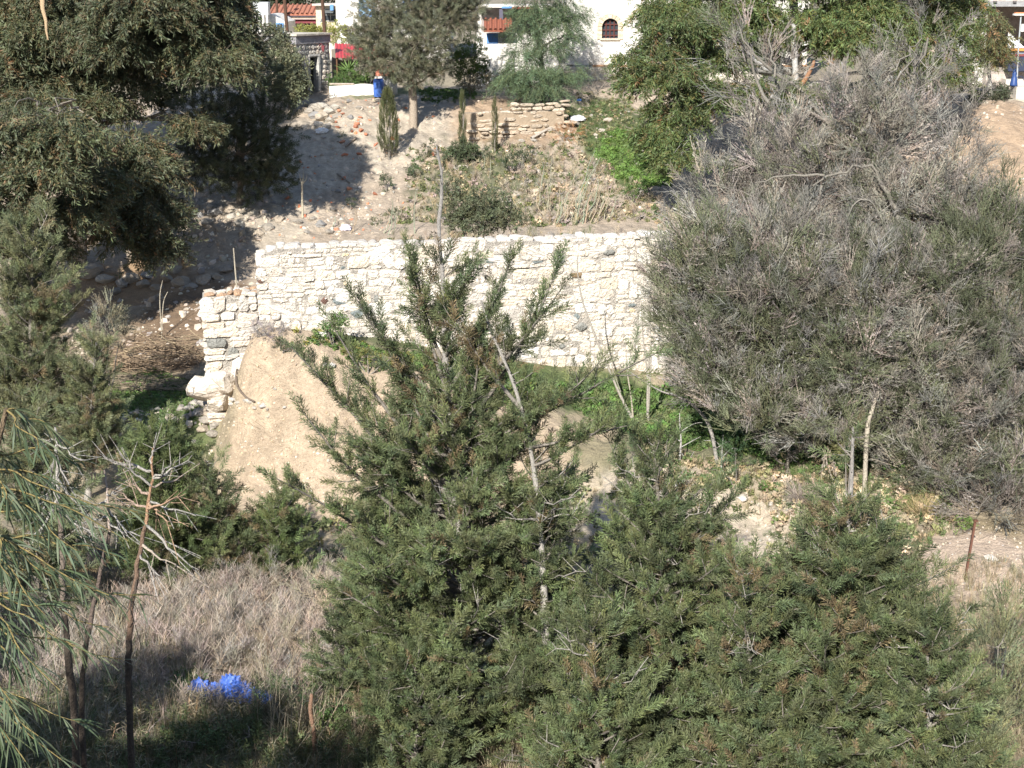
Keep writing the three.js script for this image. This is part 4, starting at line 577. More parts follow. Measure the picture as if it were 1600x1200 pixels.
// bare grey trees and thickets on the right
const TW = [.205, .19, .168], TWG = [.20, .215, .13];
const greyLeaf = [.105, .118, .068];
function bareTree(o) {
  return lobeTree({ name: o.name || 'bare_tree', label: o.label, foot: o.foot, trunk: o.trunk, r: o.r, bark: C(.27, .24, .20), limbCol: C(.27, .245, .21), twigCol: C(.25, .23, .20), units: [...twigU, ...leafyTwigU].slice(0, o.green ? 6 : 4), kind: 'up', size: o.size || .85, count: o.count || 21, col: TW, vary: .32, ragged: .55, lobes: o.lobes, twigEvery: 7, deep: .8, extra: o.extra, ok: o.ok, alt: o.green || 0, altCol: greyLeaf });
}
{
  const foot = drop(P(1442, 760, 37.8));
  bareTree({ label: 'big grey leafless tree spreading over the right end of the wall', foot, trunk: [foot.clone().add(V(0, -.2, 0)), P(1425, 690, 38), P(1390, 620, 38.2), P(1340, 540, 38.6), P(1300, 440, 39)], r: .2, green: .42, count: 42,
    lobes: [[1290,600,95,80,38.5],[1200,560,95,90,38.8],[1130,520,80,85,39.2],[1190,450,95,80,39.2],[1095,450,60,70,40],[1110,390,70,50,40.2],[1060,420,32,34,40.6],[1050,510,20,50,40.6],[1270,490,90,80,38.6],[1340,560,80,80,38],[1370,470,80,80,38.4],[1200,640,90,45,38],[1300,670,70,40,37.6],[1110,610,60,40,39],[1400,640,50,60,37.6],[1230,380,70,50,40],[1330,430,70,60,39.4],[1420,600,60,70,37.9],[1130,580,60,60,39],[1090,540,45,60,39.8],[1250,440,60,50,39],[1050,450,30,40,40.5]] });
  const f2 = drop(P(1500, 700, 39.5));
  bareTree({ label: 'grey dead almond tree with tangled bare limbs above the big one', foot: f2, trunk: [f2.clone().add(V(0, -.2, 0)), P(1460, 560, 41), P(1412, 380, 42), P(1400, 330, 42), P(1378, 285, 42)], r: .19, count: 25, size: .9, green: .1,
    lobes: [[1390,220,90,70,42],[1310,290,95,70,42],[1240,330,90,60,42],[1150,350,70,45,42.5],[1230,240,80,70,42.5],[1200,130,55,70,43,.35],[1160,70,40,50,43,.22],[1330,180,70,60,42.5],[1430,130,70,60,42.5,.35],[1480,190,50,50,42,.4],[1110,290,45,40,43,.6],[1400,320,90,60,41],[1490,270,70,60,41.5,.5],[1450,60,40,50,43,.2],[1300,390,90,50,41]],
    extra: (wood) => { const c = C(.30, .275, .235); wood.tube(wobble(P(1410, 375, 40.2), P(1370, 270, 40.4), 7, .09, V(.1, 0, 0)), .10, .05, 7, c); wood.tube(wobble(P(1370, 270, 40.4), P(1270, 290, 40), 8, .14, V(0, .3, 0)), .045, .02, 6, c); wood.tube(wobble(P(1285, 290, 40), P(1245, 340, 39.8), 7, .09, V(.15, 0, 0)), .05, .035, 6, c); wood.tube(wobble(P(1290, 275, 40.3), P(1180, 285, 40.3), 7, .06, V(0, .1, 0)), .04, .015, 5, c); wood.tube(wobble(P(1400, 320, 40.4), P(1450, 280, 40.4), 7, .06), .06, .02, 5, c); wood.tube(wobble(P(1200, 160, 42), P(1150, 30, 42), 8, .1), .06, .015, 5, c); wood.tube(wobble(P(1210, 120, 42), P(1200, 10, 42.4), 8, .1), .04, .012, 5, c); wood.tube(wobble(P(1340, 210, 41.5), P(1430, 90, 42), 8, .12), .07, .02, 5, c); wood.tube(wobble(P(1380, 130, 41.8), P(1440, 60, 42), 8, .1), .04, .015, 5, c); wood.tube(wobble(P(1320, 345, 39.6), P(1375, 340, 39.5), 9, .03, V(0, .55, 0)), .03, .02, 5, c); } });
  const f3 = drop(P(1560, 790, 36.4));
  bareTree({ label: 'grey-green twiggy thicket at the right edge below the almond tree', foot: f3, trunk: [f3.clone().add(V(0, -.2, 0)), P(1560, 700, 36.6), P(1545, 600, 37), P(1540, 450, 38)], r: .14, green: .4, count: 36, name: 'thicket_tree',
    lobes: [[1540,420,80,80,38.5],[1480,440,60,80,38.5],[1570,520,70,70,38],[1500,540,60,70,37.6],[1440,560,50,60,37.4],[1540,640,80,70,37],[1590,720,60,70,36.4],[1510,720,60,60,36.6],[1560,780,70,35,36],[1620,600,60,120,37.5],[1620,390,60,70,39,.6],[1560,330,50,50,40,.3],[1450,480,60,70,38.6],[1470,640,60,60,37.2],[1420,440,50,60,38.9],[1470,740,50,50,36.8],[1420,720,40,40,37],[1500,345,70,50,40],[1450,380,60,45,40.5],[1560,370,60,50,39.5]] });
  const f4 = drop(P(1230, 735, 39));
  bareTree({ label: 'low grey bush of fine twigs under the big leafless tree', foot: f4, trunk: [f4.clone().add(V(0, -.1, 0)), P(1232, 715, 39), P(1235, 690, 39)], r: .05, count: 30, size: .55, name: 'bare_shrub', lobes: [[1220,690,28,26,38.6],[1250,700,26,24,38.6],[1235,670,30,20,38.7],[1205,712,18,14,38.6]] });

}

// ---------------------------------------------------------------- shrubs and single plants
function shrub(o) {   // lobes in pixels like the trees
  const foot = o.foot || drop(P(o.lobes[0][0], o.lobes[0][1] + o.lobes[0][3], o.lobes[0][4]));
  const t = thing(o.name || 'shrub', o.label, o.cat || 'shrub', foot), S = o.units.map(() => new Scatter(foot)), wood = new MB(foot);
  for (const [px, py, rxp, ryp, D, kf = 1, tint] of o.lobes) {
    const c = P(px, py, D), rx = rxp * D / FOCAL, ry = ryp * D / FOCAL, rz = (o.deep || .9) * rx, n = Math.round(o.count * kf * (rx * ry * 2 + rx * rx));
    wood.tube(wobble(foot.clone().add(V(0, -.1, 0)), c, 4, .06 * rx), .03, .015, 5, o.stem || BARK);
    for (let k = 0; k < n; k++) { const d = rdir(), inn = Math.pow(rnd(), .45), sw = 1 + .3 * perlin.noise(d.x * 2 + px, d.y * 2, d.z * 2 + py), q = V(c.x + d.x * rx * inn * sw, c.y + d.y * ry * inn * sw, c.z + d.z * rz * inn * sw); const dir = d.multiplyScalar(.8).add(V(0, o.upw === undefined ? .6 : o.upw, 0)).add(rdir().multiplyScalar(.4)).normalize(); pick(S).add(q, dir, o.size * rr(.7, 1.25), shade(tint || o.col, .28, .12)); if (k % 12 === 0) wood.tube(wobble(c, q, 3, .04), .014, .006, 4, o.stem || BARK); }
  }
  part(t, 'stem', wood.geo(), M.wood); S.forEach((s, k) => { if (s.m.length) s.build(t, 'foliage', o.units[k], o.mat || M.leaf); }); return t;
}
const PAL = { bright: [.12, .19, .045], dark: [.05, .075, .035], citrus: [.25, .27, .07], grey: [.19, .19, .14], olive: [.12, .13, .075], mauve: [.27, .235, .235], green: [.085, .15, .04] };
shrub({ label: 'bright green rounded bush beside the grey-green conifer', lobes: [[735,85,26,34,78],[720,105,20,26,78],[750,110,14,20,78]], units: bushU, count: 42, size: .3, col: PAL.bright });
shrub({ label: 'yellow-green citrus bush behind the shed left of the pole', lobes: [[480,52,18,13,93],[494,50,12,12,93]], units: bushU, count: 40, size: .32, col: PAL.citrus });
shrub({ label: 'yellow-green citrus bush behind the shed right of the pole', lobes: [[522,52,22,16,92],[545,58,14,12,92]], units: bushU, count: 40, size: .32, col: PAL.citrus });
shrub({ label: 'low dark green hedge behind the white garden wall', lobes: [[528,125,16,14,79.2],[548,126,18,13,79.2],[568,124,16,14,79.4]], units: bushU, count: 46, size: .26, col: PAL.green, name: 'hedge', cat: 'hedge' });
shrub({ label: 'grey-green bush left of the blue barrel', lobes: [[572,105,18,18,79.6],[585,112,10,16,79]], units: bushU, count: 40, size: .26, col: PAL.grey });
shrub({ label: 'straggly grey shrub in front of the veranda house', lobes: [[760,128,26,14,77.4],[785,122,16,18,77.4],[735,132,20,10,77.4]], units: bushU, count: 24, size: .3, col: PAL.grey });
shrub({ label: 'grey thorny shrub at the foot of the church', lobes: [[930,110,12,22,78.5],[915,120,12,12,78.5],[955,118,14,18,78.5]], units: twigU, count: 26, size: .4, col: [.2, .19, .15] });
shrub({ label: 'green weeds at the foot of the church right of the grey shrub', lobes: [[975,125,18,12,78.4]], units: bushU, count: 26, size: .3, col: PAL.olive, name: 'weed_plant', cat: 'plant' });
shrub({ label: 'dark olive shrub rising behind the top of the wall', foot: drop(P(745, 380, 53)), lobes: [[720,330,34,30,52.5],[760,325,40,32,52.5],[795,345,28,18,52.5],[745,345,46,18,52],[705,300,20,20,52.8]], units: bushU, count: 44, size: .3, col: [.095, .11, .06], alt: .1 });
shrub({ label: 'dark green bush on the slope beside the thin cypresses', lobes: [[722,236,24,14,70],[742,242,22,11,70],[708,244,14,10,70]], units: bushU, count: 40, size: .34, col: [.075, .10, .05] });
shrub({ label: 'small dark green plant on the bare slope under the fat cypress', lobes: [[604,290,9,12,67.5],[600,280,6,6,67.5]], units: bushU, count: 50, size: .24, col: [.08, .11, .06], name: 'weed_plant', cat: 'plant' });
shrub({ label: 'small round green bush left of the speckled leader', lobes: [[647,268,10,9,68.5]], units: bushU, count: 50, size: .24, col: [.07, .10, .05], name: 'weed_plant', cat: 'plant' });
shrub({ label: 'grey-green weed clump right of the fat cypress', lobes: [[664,238,12,10,70.5],[672,226,8,6,70.5]], units: bushU, count: 34, size: .24, col: PAL.olive, name: 'weed_plant', cat: 'plant' });
shrub({ label: 'small green weed among the orange bricks', lobes: [[535,216,9,8,72.5]], units: bushU, count: 40, size: .22, col: PAL.green, name: 'weed_plant', cat: 'plant' });
shrub({ label: 'dark weed on the rubble just above the wall', lobes: [[548,316,8,8,66]], units: bushU, count: 50, size: .22, col: PAL.dark, name: 'weed_plant', cat: 'plant' });
shrub({ label: 'dark green weeds on the slope behind the green shrub top', lobes: [[610,335,14,9,64],[590,345,10,9,64]], units: bushU, count: 34, size: .22, col: PAL.olive, name: 'weed_plant', cat: 'plant' });
shrub({ label: 'dark green tuft left of the wide grass patch on the slope', lobes: [[800,250,16,9,68.5],[820,240,12,9,69]], units: bushU, count: 36, size: .26, col: PAL.dark, name: 'weed_plant', cat: 'plant' });
shrub({ label: 'dark green leafy plant at the lower edge of the slope grass', lobes: [[990,298,14,10,65],[1008,290,10,9,65]], units: bushU, count: 40, size: .26, col: PAL.green, name: 'weed_plant', cat: 'plant' });
shrub({ label: 'mauve-grey dry shrub at the left end of the bank top', lobes: [[415,520,26,14,43.3],[400,525,14,10,43.3],[432,525,14,12,43.2]], units: twigU, count: 60, size: .34, col: PAL.mauve, upw: .4 });
shrub({ label: 'green weed bush growing against the wall on the bank', lobes: [[520,505,18,14,43.6],[512,515,14,8,43.4]], units: bushU, count: 60, size: .26, col: PAL.green });
shrub({ label: 'green leafy shrub beside the mauve one on the bank edge', lobes: [[438,535,14,8,42.9],[452,545,12,6,42.8]], units: bushU, count: 60, size: .2, col: PAL.olive });
shrub({ label: 'pale grey-green upright shrub left of the stick pile', lobes: [[165,510,30,40,47],[185,540,24,30,47],[150,545,24,30,47]], units: leafyTwigU, count: 22, size: .6, col: [.19, .18, .13] });
shrub({ label: 'dark bush hanging over the earth edge by the white plinth', lobes: [[1540,160,30,16,74.8],[1560,148,22,14,75],[1520,172,20,14,74.4]], units: bushU, count: 30, size: .36, col: [.065, .075, .045] });
shrub({ label: 'bright green leafy clump at the foot of the right thicket', lobes: [[1502,820,14,9,35.2]], units: bushU, count: 60, size: .2, col: PAL.bright, name: 'weed_plant', cat: 'plant' });
shrub({ label: 'dark green fennel clump under the bare saplings', lobes: [[1000,690,22,20,40.6],[985,705,16,14,40.5]], units: [featherU], count: 40, size: .4, col: [.07, .13, .055], name: 'fennel_plant', cat: 'plant' });
shrub({ label: 'blurred green fennel clump on the edge of the bluff', lobes: [[1150,710,26,26,38.8],[1130,735,22,16,38.6]], units: [featherU], count: 40, size: .4, col: [.07, .13, .055], name: 'fennel_plant', cat: 'plant' });
shrub({ label: 'yellow-flowered green weeds on the bank top under the wall', lobes: [[575,555,20,7,42.9],[610,560,20,8,42.9],[545,545,16,7,43]], units: bushU, count: 50, size: .2, col: [.14, .15, .04], name: 'weed_plant', cat: 'plant' });
shrub({ label: 'olive-leaved thin sapling under the big leafless tree', lobes: [[1330,700,22,14,36.8],[1320,690,16,9,36.8]], units: leafyTwigU, count: 24, size: .4, col: [.16, .17, .07], name: 'sapling', cat: 'sapling' });
shrub({ label: 'shaded dark bush at the left of the blue bag', lobes: [[295,1065,26,18,27.3],[270,1080,20,16,27]], units: bushU, count: 60, size: .24, col: PAL.green });
shrub({ label: 'green fennel clump right of the blue bag', lobes: [[455,1075,28,20,26.6],[480,1095,34,18,26.2],[430,1100,24,18,26.2]], units: [featherU], count: 46, size: .4, col: [.075, .125, .05], name: 'fennel_plant', cat: 'plant' });
shrub({ label: 'dark green bushes in the shade below the blue bag', lobes: [[300,1160,50,26,24.6],[390,1150,40,24,25],[230,1185,40,26,24],[460,1165,36,20,25]], units: bushU, count: 44, size: .26, col: [.08, .11, .042] });
for (const [l, lobes, c] of [['tall mauve dry bush on the crest of the dry grass slope', [[390,905,40,26,32.5],[340,915,30,20,32.5],[430,915,30,22,32]], [.30, .26, .22]], ['dry brown bush beside the trunk of the orange sapling', [[285,940,30,26,31],[260,955,24,20,30.6]], [.29, .25, .21]], ['pale dry bush left of the big conifer skirt', [[490,930,32,26,31],[520,960,26,22,30]], [.36, .30, .22]], ['grey dry bush in the middle of the dry grass slope', [[340,1000,30,22,29.5],[370,985,26,20,29.8]], [.31, .27, .23]], ['straw-brown dry bush above the blue bag', [[450,1010,34,22,29],[420,1030,26,18,28.5]], [.36, .30, .21]]]) shrub({ name: 'dry_bush', label: l, lobes, units: [twigU[0], twigU[2], tuftU[0]], count: 34, size: .55, col: c, upw: .9, mat: M.straw });
shrub({ label: 'dark green weed clump in the grass left of the fennel', lobes: [[520,1130,28,16,25.6],[550,1120,22,14,25.8]], units: bushU, count: 50, size: .22, col: PAL.green, name: 'weed_plant', cat: 'plant' });
shrub({ label: 'grey-green tall scrub filling the lower right corner', lobes: [[1560,1010,40,50,26],[1590,1090,40,60,25.5],[1550,1120,36,50,25],[1580,960,30,34,28],[1530,1170,40,36,24.5]], units: [leafyTwigU[0], leafyTwigU[1], twigU[0]], count: 34, size: .6, col: [.14, .155, .085], upw: 1.1 });
// spiky yucca under the awning
{
  const p = drop(P(546, 128, 79.8)), t = thing('yucca_plant', 'spiky green yucca in front of the red awning', 'plant', p), m = new MB(p);
  for (let k = 0; k < 70; k++) { const d = rdir(); d.y = Math.abs(d.y) * 1.1 - .15; d.normalize(); const a = p.clone().add(V(0, 1.0, 0)); leafBlade(m, a, d, perp(d), rr(.6, .95), .035, shade([.12, .20, .05]), -.05); }
  part(t, 'leaves', unit(q => { q.p = m.p; q.i = m.i; q.u = m.u; q.c = m.c; }), M.leaf, true); part(t, 'stem', new MB(p).tube([p.clone().add(V(0, -.2, 0)), p.clone().add(V(0, 1.05, 0))], .12, .1, 8, BARK).geo(), M.wood);
}
// cypresses on the slope
function cypress(label, px, pyTop, pyBase, D, wpx, col) {
  const f = drop(P(px, pyBase, D)), top = P(px + 2, pyTop, D), h = top.y - f.y, w = wpx * D / FOCAL / 2, t = thing('cypress_tree', label, 'tree', f), S = sprayU.map(() => new Scatter(f)), n = Math.round(260 * h * Math.max(w, .12));
  for (let k = 0; k < n; k++) { const y = Math.pow(rnd(), .9), pr = Math.sin(Math.PI * Math.pow(clamp(y * .93 + .07), .62)), r = w * (.25 + .75 * pr) * (y > .9 ? (1 - y) * 8 + .2 : 1) * rr(.55, 1), a = rr(0, 6.28); pick(S).add(f.clone().add(V(Math.cos(a) * r, .22 * (w > .3 ? 1 : .2) + y * (h - .4), Math.sin(a) * r)), V(Math.cos(a) * .22, 1, Math.sin(a) * .22).normalize(), rr(.26, .42), shade(col, .28, .1), undefined, .62); }
  part(t, 'trunk', new MB(f).tube([f.clone().add(V(0, -.2, 0)), f.clone().lerp(top, .8)], .06, .02, 7, BARK).geo(), M.wood); S.forEach((s, k) => s.build(t, 'crown', sprayU[k], M.leaf));
  if (w > .3) { const m = new MB(f); for (let k = 0; k < 40; k++) { const a = rr(0, 6.28), q = f.clone().add(V(Math.cos(a) * .1, rr(.1, .7), Math.sin(a) * .1)); m.tube([q, q.clone().add(V(Math.cos(a) * rr(.2, .5), rr(-.2, .35), Math.sin(a) * rr(.2, .5)))], .012, .006, 3, C(.30, .24, .18)); } part(t, 'dry_twigs', m.geo(), M.wood, true); }
}
cypress('fat dark cypress standing alone on the bare rubble slope', 608, 138, 266, 70.5, 33, [.085, .095, .038]);
cypress('thin cypress in front of the left part of the dry stone terrace', 723, 140, 228, 70.8, 10, [.085, .095, .04]);
cypress('thin cypress in front of the middle of the dry stone terrace', 773, 150, 222, 71, 8, [.095, .10, .045]);

// dry stone terrace wall on the slope
{
  const a = P(726, 216, 72.2), b = P(885, 196, 73.6), dx = b.x - a.x, dz = b.z - a.z, L = Math.hypot(dx, dz), t = thing('terrace_wall', 'low dry stone terrace of thin ochre slabs on the slope below the pepper tree', 'wall', V(a.x, a.y - .15, a.z)); t.rotation.y = Math.atan2(-dz, dx);
  const mats = [stoneMat([.60, .50, .39]), stoneMat([.54, .44, .34]), stoneMat([.64, .55, .44]), stoneMat([.50, .42, .33])]; let n = 0;
  part(t, 'earth_fill', flat(boxG(.1, L - .1, -.6, 1.35, -.9, -.1)), rough(C(.42, .33, .24), { map: rep(grit, .8) }));
  for (let r = 0; r < 9; r++) { const y = r * .19 + .02, s0 = r > 6 ? L * .45 : r > 4 ? L * .1 : 0, s1 = r < 2 ? L * .86 : L; for (let s = s0 + rr(0, .2); s < s1;) { const w = rr(.3, .8), h = rr(.12, .19); if (rnd() < .95) { const m = part(t, n ? 'stone_' + String(n).padStart(3, '0') : 'stone', stoneGeo(w - .05, h * rr(.85, 1.05), rr(.06, .17), s, .4), pick(mats)); m.position.set(s + w / 2, y + h / 2 + .09 * Math.sin(s * 1.3) + s * .045 * (r > 3 ? 1 : .5), rr(-.1, .06) - r * .03); m.rotation.z = rr(-.07, .07); n++; } s += w; } }
}

// ---------------------------------------------------------------- rocks, bricks and litter
const ROCKS = [[.44, .40, .35], [.50, .46, .40], [.38, .34, .29], [.33, .32, .31], [.46, .39, .31]].map(stoneMat);
const ORD = ['first', 'second', 'third', 'fourth', 'fifth', 'sixth', 'seventh', 'eighth', 'ninth', 'tenth', 'eleventh', 'twelfth'];
function ordinals(list, what, where) { list.sort((a, b) => a[0] - b[0]); const n = list.length; list.forEach(([, m], k) => { const left = k < n / 2, i = left ? k : n - 1 - k; m.userData.label = (i ? ORD[i] + ' ' : left ? 'leftmost ' : 'rightmost ') + what + (i ? ' from the ' + (left ? 'left' : 'right') : '') + ' ' + where; }); }
const rockGeos = [0, 1, 2, 3, 4, 5].map(() => rockGeo(1, .62, .8, 1));
function rock(px, py, s, mat, label, group, from, flatk = 1) { const p = hit(px, py, from), m = solo('rock', pick(rockGeos), mat, label, 'rock', group); m.position.copy(p).add(V(0, s * .15, 0)); m.scale.set(s, s * flatk, s); m.rotation.set(rr(-.3, .3), rr(0, 6.3), rr(-.3, .3)); return m; }
{ const L = []; for (const [x, y, s] of [[140,432,.75],[165,440,.5],[190,446,.45],[205,440,.6],[225,446,.5],[245,452,.4],[262,438,.45],[285,444,.6],[300,450,.4],[318,442,.5],[180,458,.35],[340,436,.4],[355,424,.5],[375,418,.4],[230,432,.45],[275,425,.4]]) L.push([x, rock(x, y, s * 0.8, pick(ROCKS), 'pale rock in the shaded row at the foot of the slope under the eucalyptus', 'shaded rocks at the foot of the slope', 40)]); ordinals(L, 'rock', 'in the shaded row of rocks under the eucalyptus'); }
{ const L = []; for (const [x, y, s] of [[316,622,.3],[306,632,.26],[325,634,.34],[330,648,.4],[312,648,.28],[296,640,.22],[326,664,.3],[318,676,.22],[334,680,.24],[338,668,.2],[283,640,.2],[290,652,.16]]) L.push([x, rock(x, y, s * 1, pick(ROCKS.concat(stoneMats[3])), 'rubble rock fallen below the broken end of the wall', 'rubble below the broken wall end', 41)]); ordinals(L, 'rubble rock', 'fallen below the broken end of the wall'); }
{ const L = []; for (const [x, y, s] of [[470,278,.4],[455,268,.35],[488,345,.45],[500,352,.5],[435,345,.5],[420,358,.55],[405,366,.5],[465,350,.35],[520,330,.3],[350,318,.5],[335,335,.6],[362,340,.5],[325,350,.55],[345,358,.6],[375,352,.5],[560,300,.25],[528,300,.28],[515,365,.4],[480,365,.3],[412,300,.45]]) L.push([x, rock(x, y, s * 0.62, pick(ROCKS), 'grey rock lying on the rubble slope left above the wall', 'grey rocks on the rubble slope', 50)]); ordinals(L, 'grey rock', 'lying on the rubble slope above the wall'); }
{ const L = []; for (const [x, y, s] of [[905,187,.5],[900,195,.35],[925,183,.3],[950,190,.35],[940,205,.3],[930,212,.25],[860,205,.4],[845,212,.35],[835,222,.3],[872,198,.3],[815,222,.28],[955,215,.2],[885,225,.3],[825,262,.4],[840,270,.35],[818,290,.3],[835,300,.35],[850,310,.3],[1040,345,.35],[1030,355,.3],[880,290,.25],[805,310,.4],[812,322,.35]]) L.push([x, rock(x, y, s * 0.62, pick(ROCKS.slice(0, 2).concat(stoneMats[3])), 'pale loose rock on the weedy slope right of the terrace', 'pale rocks on the weedy slope', 50)]); ordinals(L, 'pale loose rock', 'on the weedy slope right of the terrace'); }
for (const [x, y, s, w] of [[509,577,.13,'small white stone left of the pair on the tan bank'],[519,574,.15,'small white stone right of the pair on the tan bank']]) rock(x, y, s, stoneMats[6], w, null, 38);
rock(485, 512, .2, stoneMats[6], 'white upright stone on the bank top beside the white slab', null, 41, 1.6);
{ const p = hit(507, 525, 41), m = solo('stone_slab', stoneGeo(.62, .14, .2, 0, .1), stoneMats[6], 'white flat stone slab lying on the bank top under the wall', 'slab'); m.position.copy(p).add(V(0, .06, 0)); }
{ const L = []; for (const [x, y, s] of [[365,628,.14],[372,634,.11],[390,634,.13],[408,636,.12],[411,645,.13],[398,640,.1],[383,628,.1],[362,636,.12],[418,652,.08],[430,620,.07],[445,640,.08]]) L.push([x, rock(x, y, s * 1, pick([stoneMats[2], stoneMats[1], stoneMats[3]]), 'small stone stuck in the tan earth face by the hanging root', 'stones in the earth face', 38)]); ordinals(L, 'small stone', 'stuck in the tan earth face by the root'); }
rock(1547, 876, .2, stoneMats[2], 'pale stone on the gravel by the leaning rusty post', null, 25); rock(1060, 760, .2, stoneMats[2], 'whitish lump on the left edge of the bluff', null, 36);
{ const L = []; for (const [x, y, s] of [[1085,745,.22],[1160,780,.2],[1180,800,.22],[1110,770,.18],[1200,815,.2],[1225,835,.16],[1150,768,.16],[1205,790,.15]]) L.push([x, rock(x, y, s * 1, pick([stoneMat([.60, .5, .38]), stoneMats[1]]), 'pale stone in the eroded bluff face at the right', 'stones in the bluff face', 34)]); ordinals(L, 'pale stone', 'in the eroded bluff face at the right'); }
{ const L = []; for (const [x, y, s] of [[486,166,.4],[496,172,.45],[506,168,.35],[514,176,.4],[522,170,.3],[492,182,.4],[503,186,.45],[516,190,.35],[484,178,.4],[498,196,.3],[510,200,.3],[526,184,.3],[545,160,.22],[560,170,.2],[548,186,.25]]) L.push([x, rock(x, y, s, pick(ROCKS), '', 'tipped rubble below the shed', 50)]); ordinals(L, 'rubble rock', 'tipped down the slope below the stone shed'); }
const brickG = [0, 1, 2].map(() => rockGeo(.2, .1, .13, 0).toNonIndexed()), brickM = [rough(C(.44, .18, .105)), rough(C(.48, .23, .14)), rough(C(.38, .16, .10))];
{ const L = []; for (const [x, y, s] of [[530,176,1],[536,180,.8],[527,200,.8],[556,200,1.2],[564,206,1.3],[558,196,1],[572,212,1.1],[550,208,.7],[587,228,.9],[561,242,1],[537,244,.8],[535,224,1],[546,297,1.1],[586,305,.9],[563,186,.7],[578,190,.6],[525,193,.7]]) { const p = hit(x, y, 50), m = solo('brick_fragment', pick(brickG), pick(brickM), 'broken orange brick lying on the rubble slope', 'brick', 'orange bricks on the rubble slope'); m.position.copy(p).add(V(0, .05, 0)); m.scale.setScalar(s * .95); m.rotation.set(rr(-.5, .5), rr(0, 6), rr(-.5, .5));  L.push([x, m]); } ordinals(L, 'broken orange brick', 'lying on the rubble slope'); }
// rubbish: crumpled bags and boards
function crumple(sx, sy, sz, k = 2.2, det = 4) { const ge = new THREE.IcosahedronGeometry(1, det), p = ge.attributes.position, o = rr(0, 60); for (let i = 0; i < p.count; i++) { const q = V(p.getX(i), p.getY(i), p.getZ(i)), f = .75 + .55 * Math.abs(perlin.noise(q.x * k + o, q.y * k, q.z * k)) + .3 * Math.abs(perlin.noise(q.x * k * 3 + o, q.y * k * 3, q.z * k * 3)); q.multiplyScalar(f); if (q.y < -.35) q.y = -.35 + (q.y + .35) * .2; p.setXYZ(i, q.x * sx, q.y * sy, q.z * sz); } ge.computeVertexNormals(); return ge; }
function litter(name, px, py, s, col, label, cat, from = 50, sq = [1, .7, .8]) { const p = hit(px, py, from), m = solo(name, crumple(s * sq[0], s * sq[1], s * sq[2]), rough(C(...col), { roughness: .6 }), label, cat); m.position.copy(p).add(V(0, s * .25, 0)); return m; }
litter('plastic_bag', 503, 208, .3, [.78, .78, .78], 'white crumpled plastic bag at the edge of the shade on the rubble', 'bag'); litter('plastic_bag', 540, 359, .26, [.66, .62, .72], 'white and mauve crumpled bag just above the wall', 'bag'); litter('plastic_sheet', 903, 190, .35, [.55, .55, .58], 'grey crumpled sheet lying on the weedy slope', 'sheet', 50, [1.2, .6, .8]); litter('blue_scrap', 905, 158, .13, [.08, .2, .5], 'tiny blue scrap on the slope below the church', 'litter');
shrub({ name: 'dry_fern', cat: 'plant', label: 'rust-orange dead plant heap right of the terrace stones', lobes: [[880,210,16,8,72],[895,204,12,7,72.2]], units: twigU, count: 46, size: .4, col: [.36, .19, .09], upw: .2 });
{ // blue bag, half hidden in the grass
  const p = hit(352, 1100, 15), t = thing('blue_bag', 'torn bright blue plastic bag spilling rubbish in the grass', 'bag', p), b = rough(C(.055, .13, .46), { roughness: .55, side: THREE.DoubleSide });
  const lobes = [[-.5, .22, 0, .24, .3], [-.18, .2, -.05, .28, .2], [.12, .28, -.05, .26, .3], [.34, .24, .05, .26, .24], [.66, .14, 0, .28, .12]]; part(t, 'bag_film', mergeGeometries(lobes.map(([x, y, z, r, h]) => { const q = crumple(r * 1.15, h * 1.15, r * .8, 3.2, 7); q.translate(x, y, z); return q; })), b);
  const sp = crumple(.16, .09, .1, 4, 4); sp.translate(-.14, .13, .25); part(t, 'spilled_rubbish', sp, rough(C(.42, .33, .24)));
}
// planks, sticks and canes
function pole(name, pts, r0, r1, col, label, cat, group, branches) { const o = pts[0], t = thing(name, label, cat, o, group), m = new MB(o); m.tube(curve(pts, 14), r0, r1, 7, col, .12); part(t, 'stem', m.geo(), M.wood); if (branches) { const b = new MB(o); for (const q of branches) b.tube(curve(q.pts, 8), q.r || r1, q.e || .006, 5, q.col || col); part(t, 'branches', b.geo(), M.wood, true); } return t; }
const root = [hit(372, 545, 38), hit(378, 560, 38), hit(370, 590, 38), hit(371, 605, 38), hit(385, 622, 38), hit(398, 633, 38)].map(q => q.add(V(0, .03, .07))); pole('root', root, .05, .03, C(.22, .17, .13), 'thin dark root hanging down the tan earth face', 'root');
pole('board', [hit(556, 218, 50), hit(540, 232, 50)].map(q => q.add(V(0, .08, 0))), .06, .05, C(.38, .31, .25), 'grey weathered stick lying on the rubble under the bricks', 'stick'); pole('board', [hit(527, 275, 50), hit(547, 290, 50)].map(q => q.add(V(0, .1, 0))), .04, .03, C(.3, .25, .2), 'dark leaning stick at the edge of the shade on the rubble', 'stick'); pole('board', [hit(830, 222, 50), hit(868, 200, 50)].map(q => q.add(V(0, .12, 0))), .08, .07, C(.58, .52, .45), 'pale thick stick lying across the slope below the terrace', 'stick');
{ const D = 65, f = drop(P(473, 340, D)); pole('stake', [f, P(472, 300, D), P(472, 285, D)], .055, .04, C(.62, .55, .42), 'pale forked stake standing in front of the shaded rubble', 'stake', null, [{ pts: [P(472, 288, D), P(469, 278, D), P(468, 270, D)], r: .035 }, { pts: [P(472, 288, D), P(474, 276, D), P(474, 266, D)], r: .03 }, { pts: [P(472, 288, D), P(478, 280, D), P(480, 272, D)], r: .03 }]); }
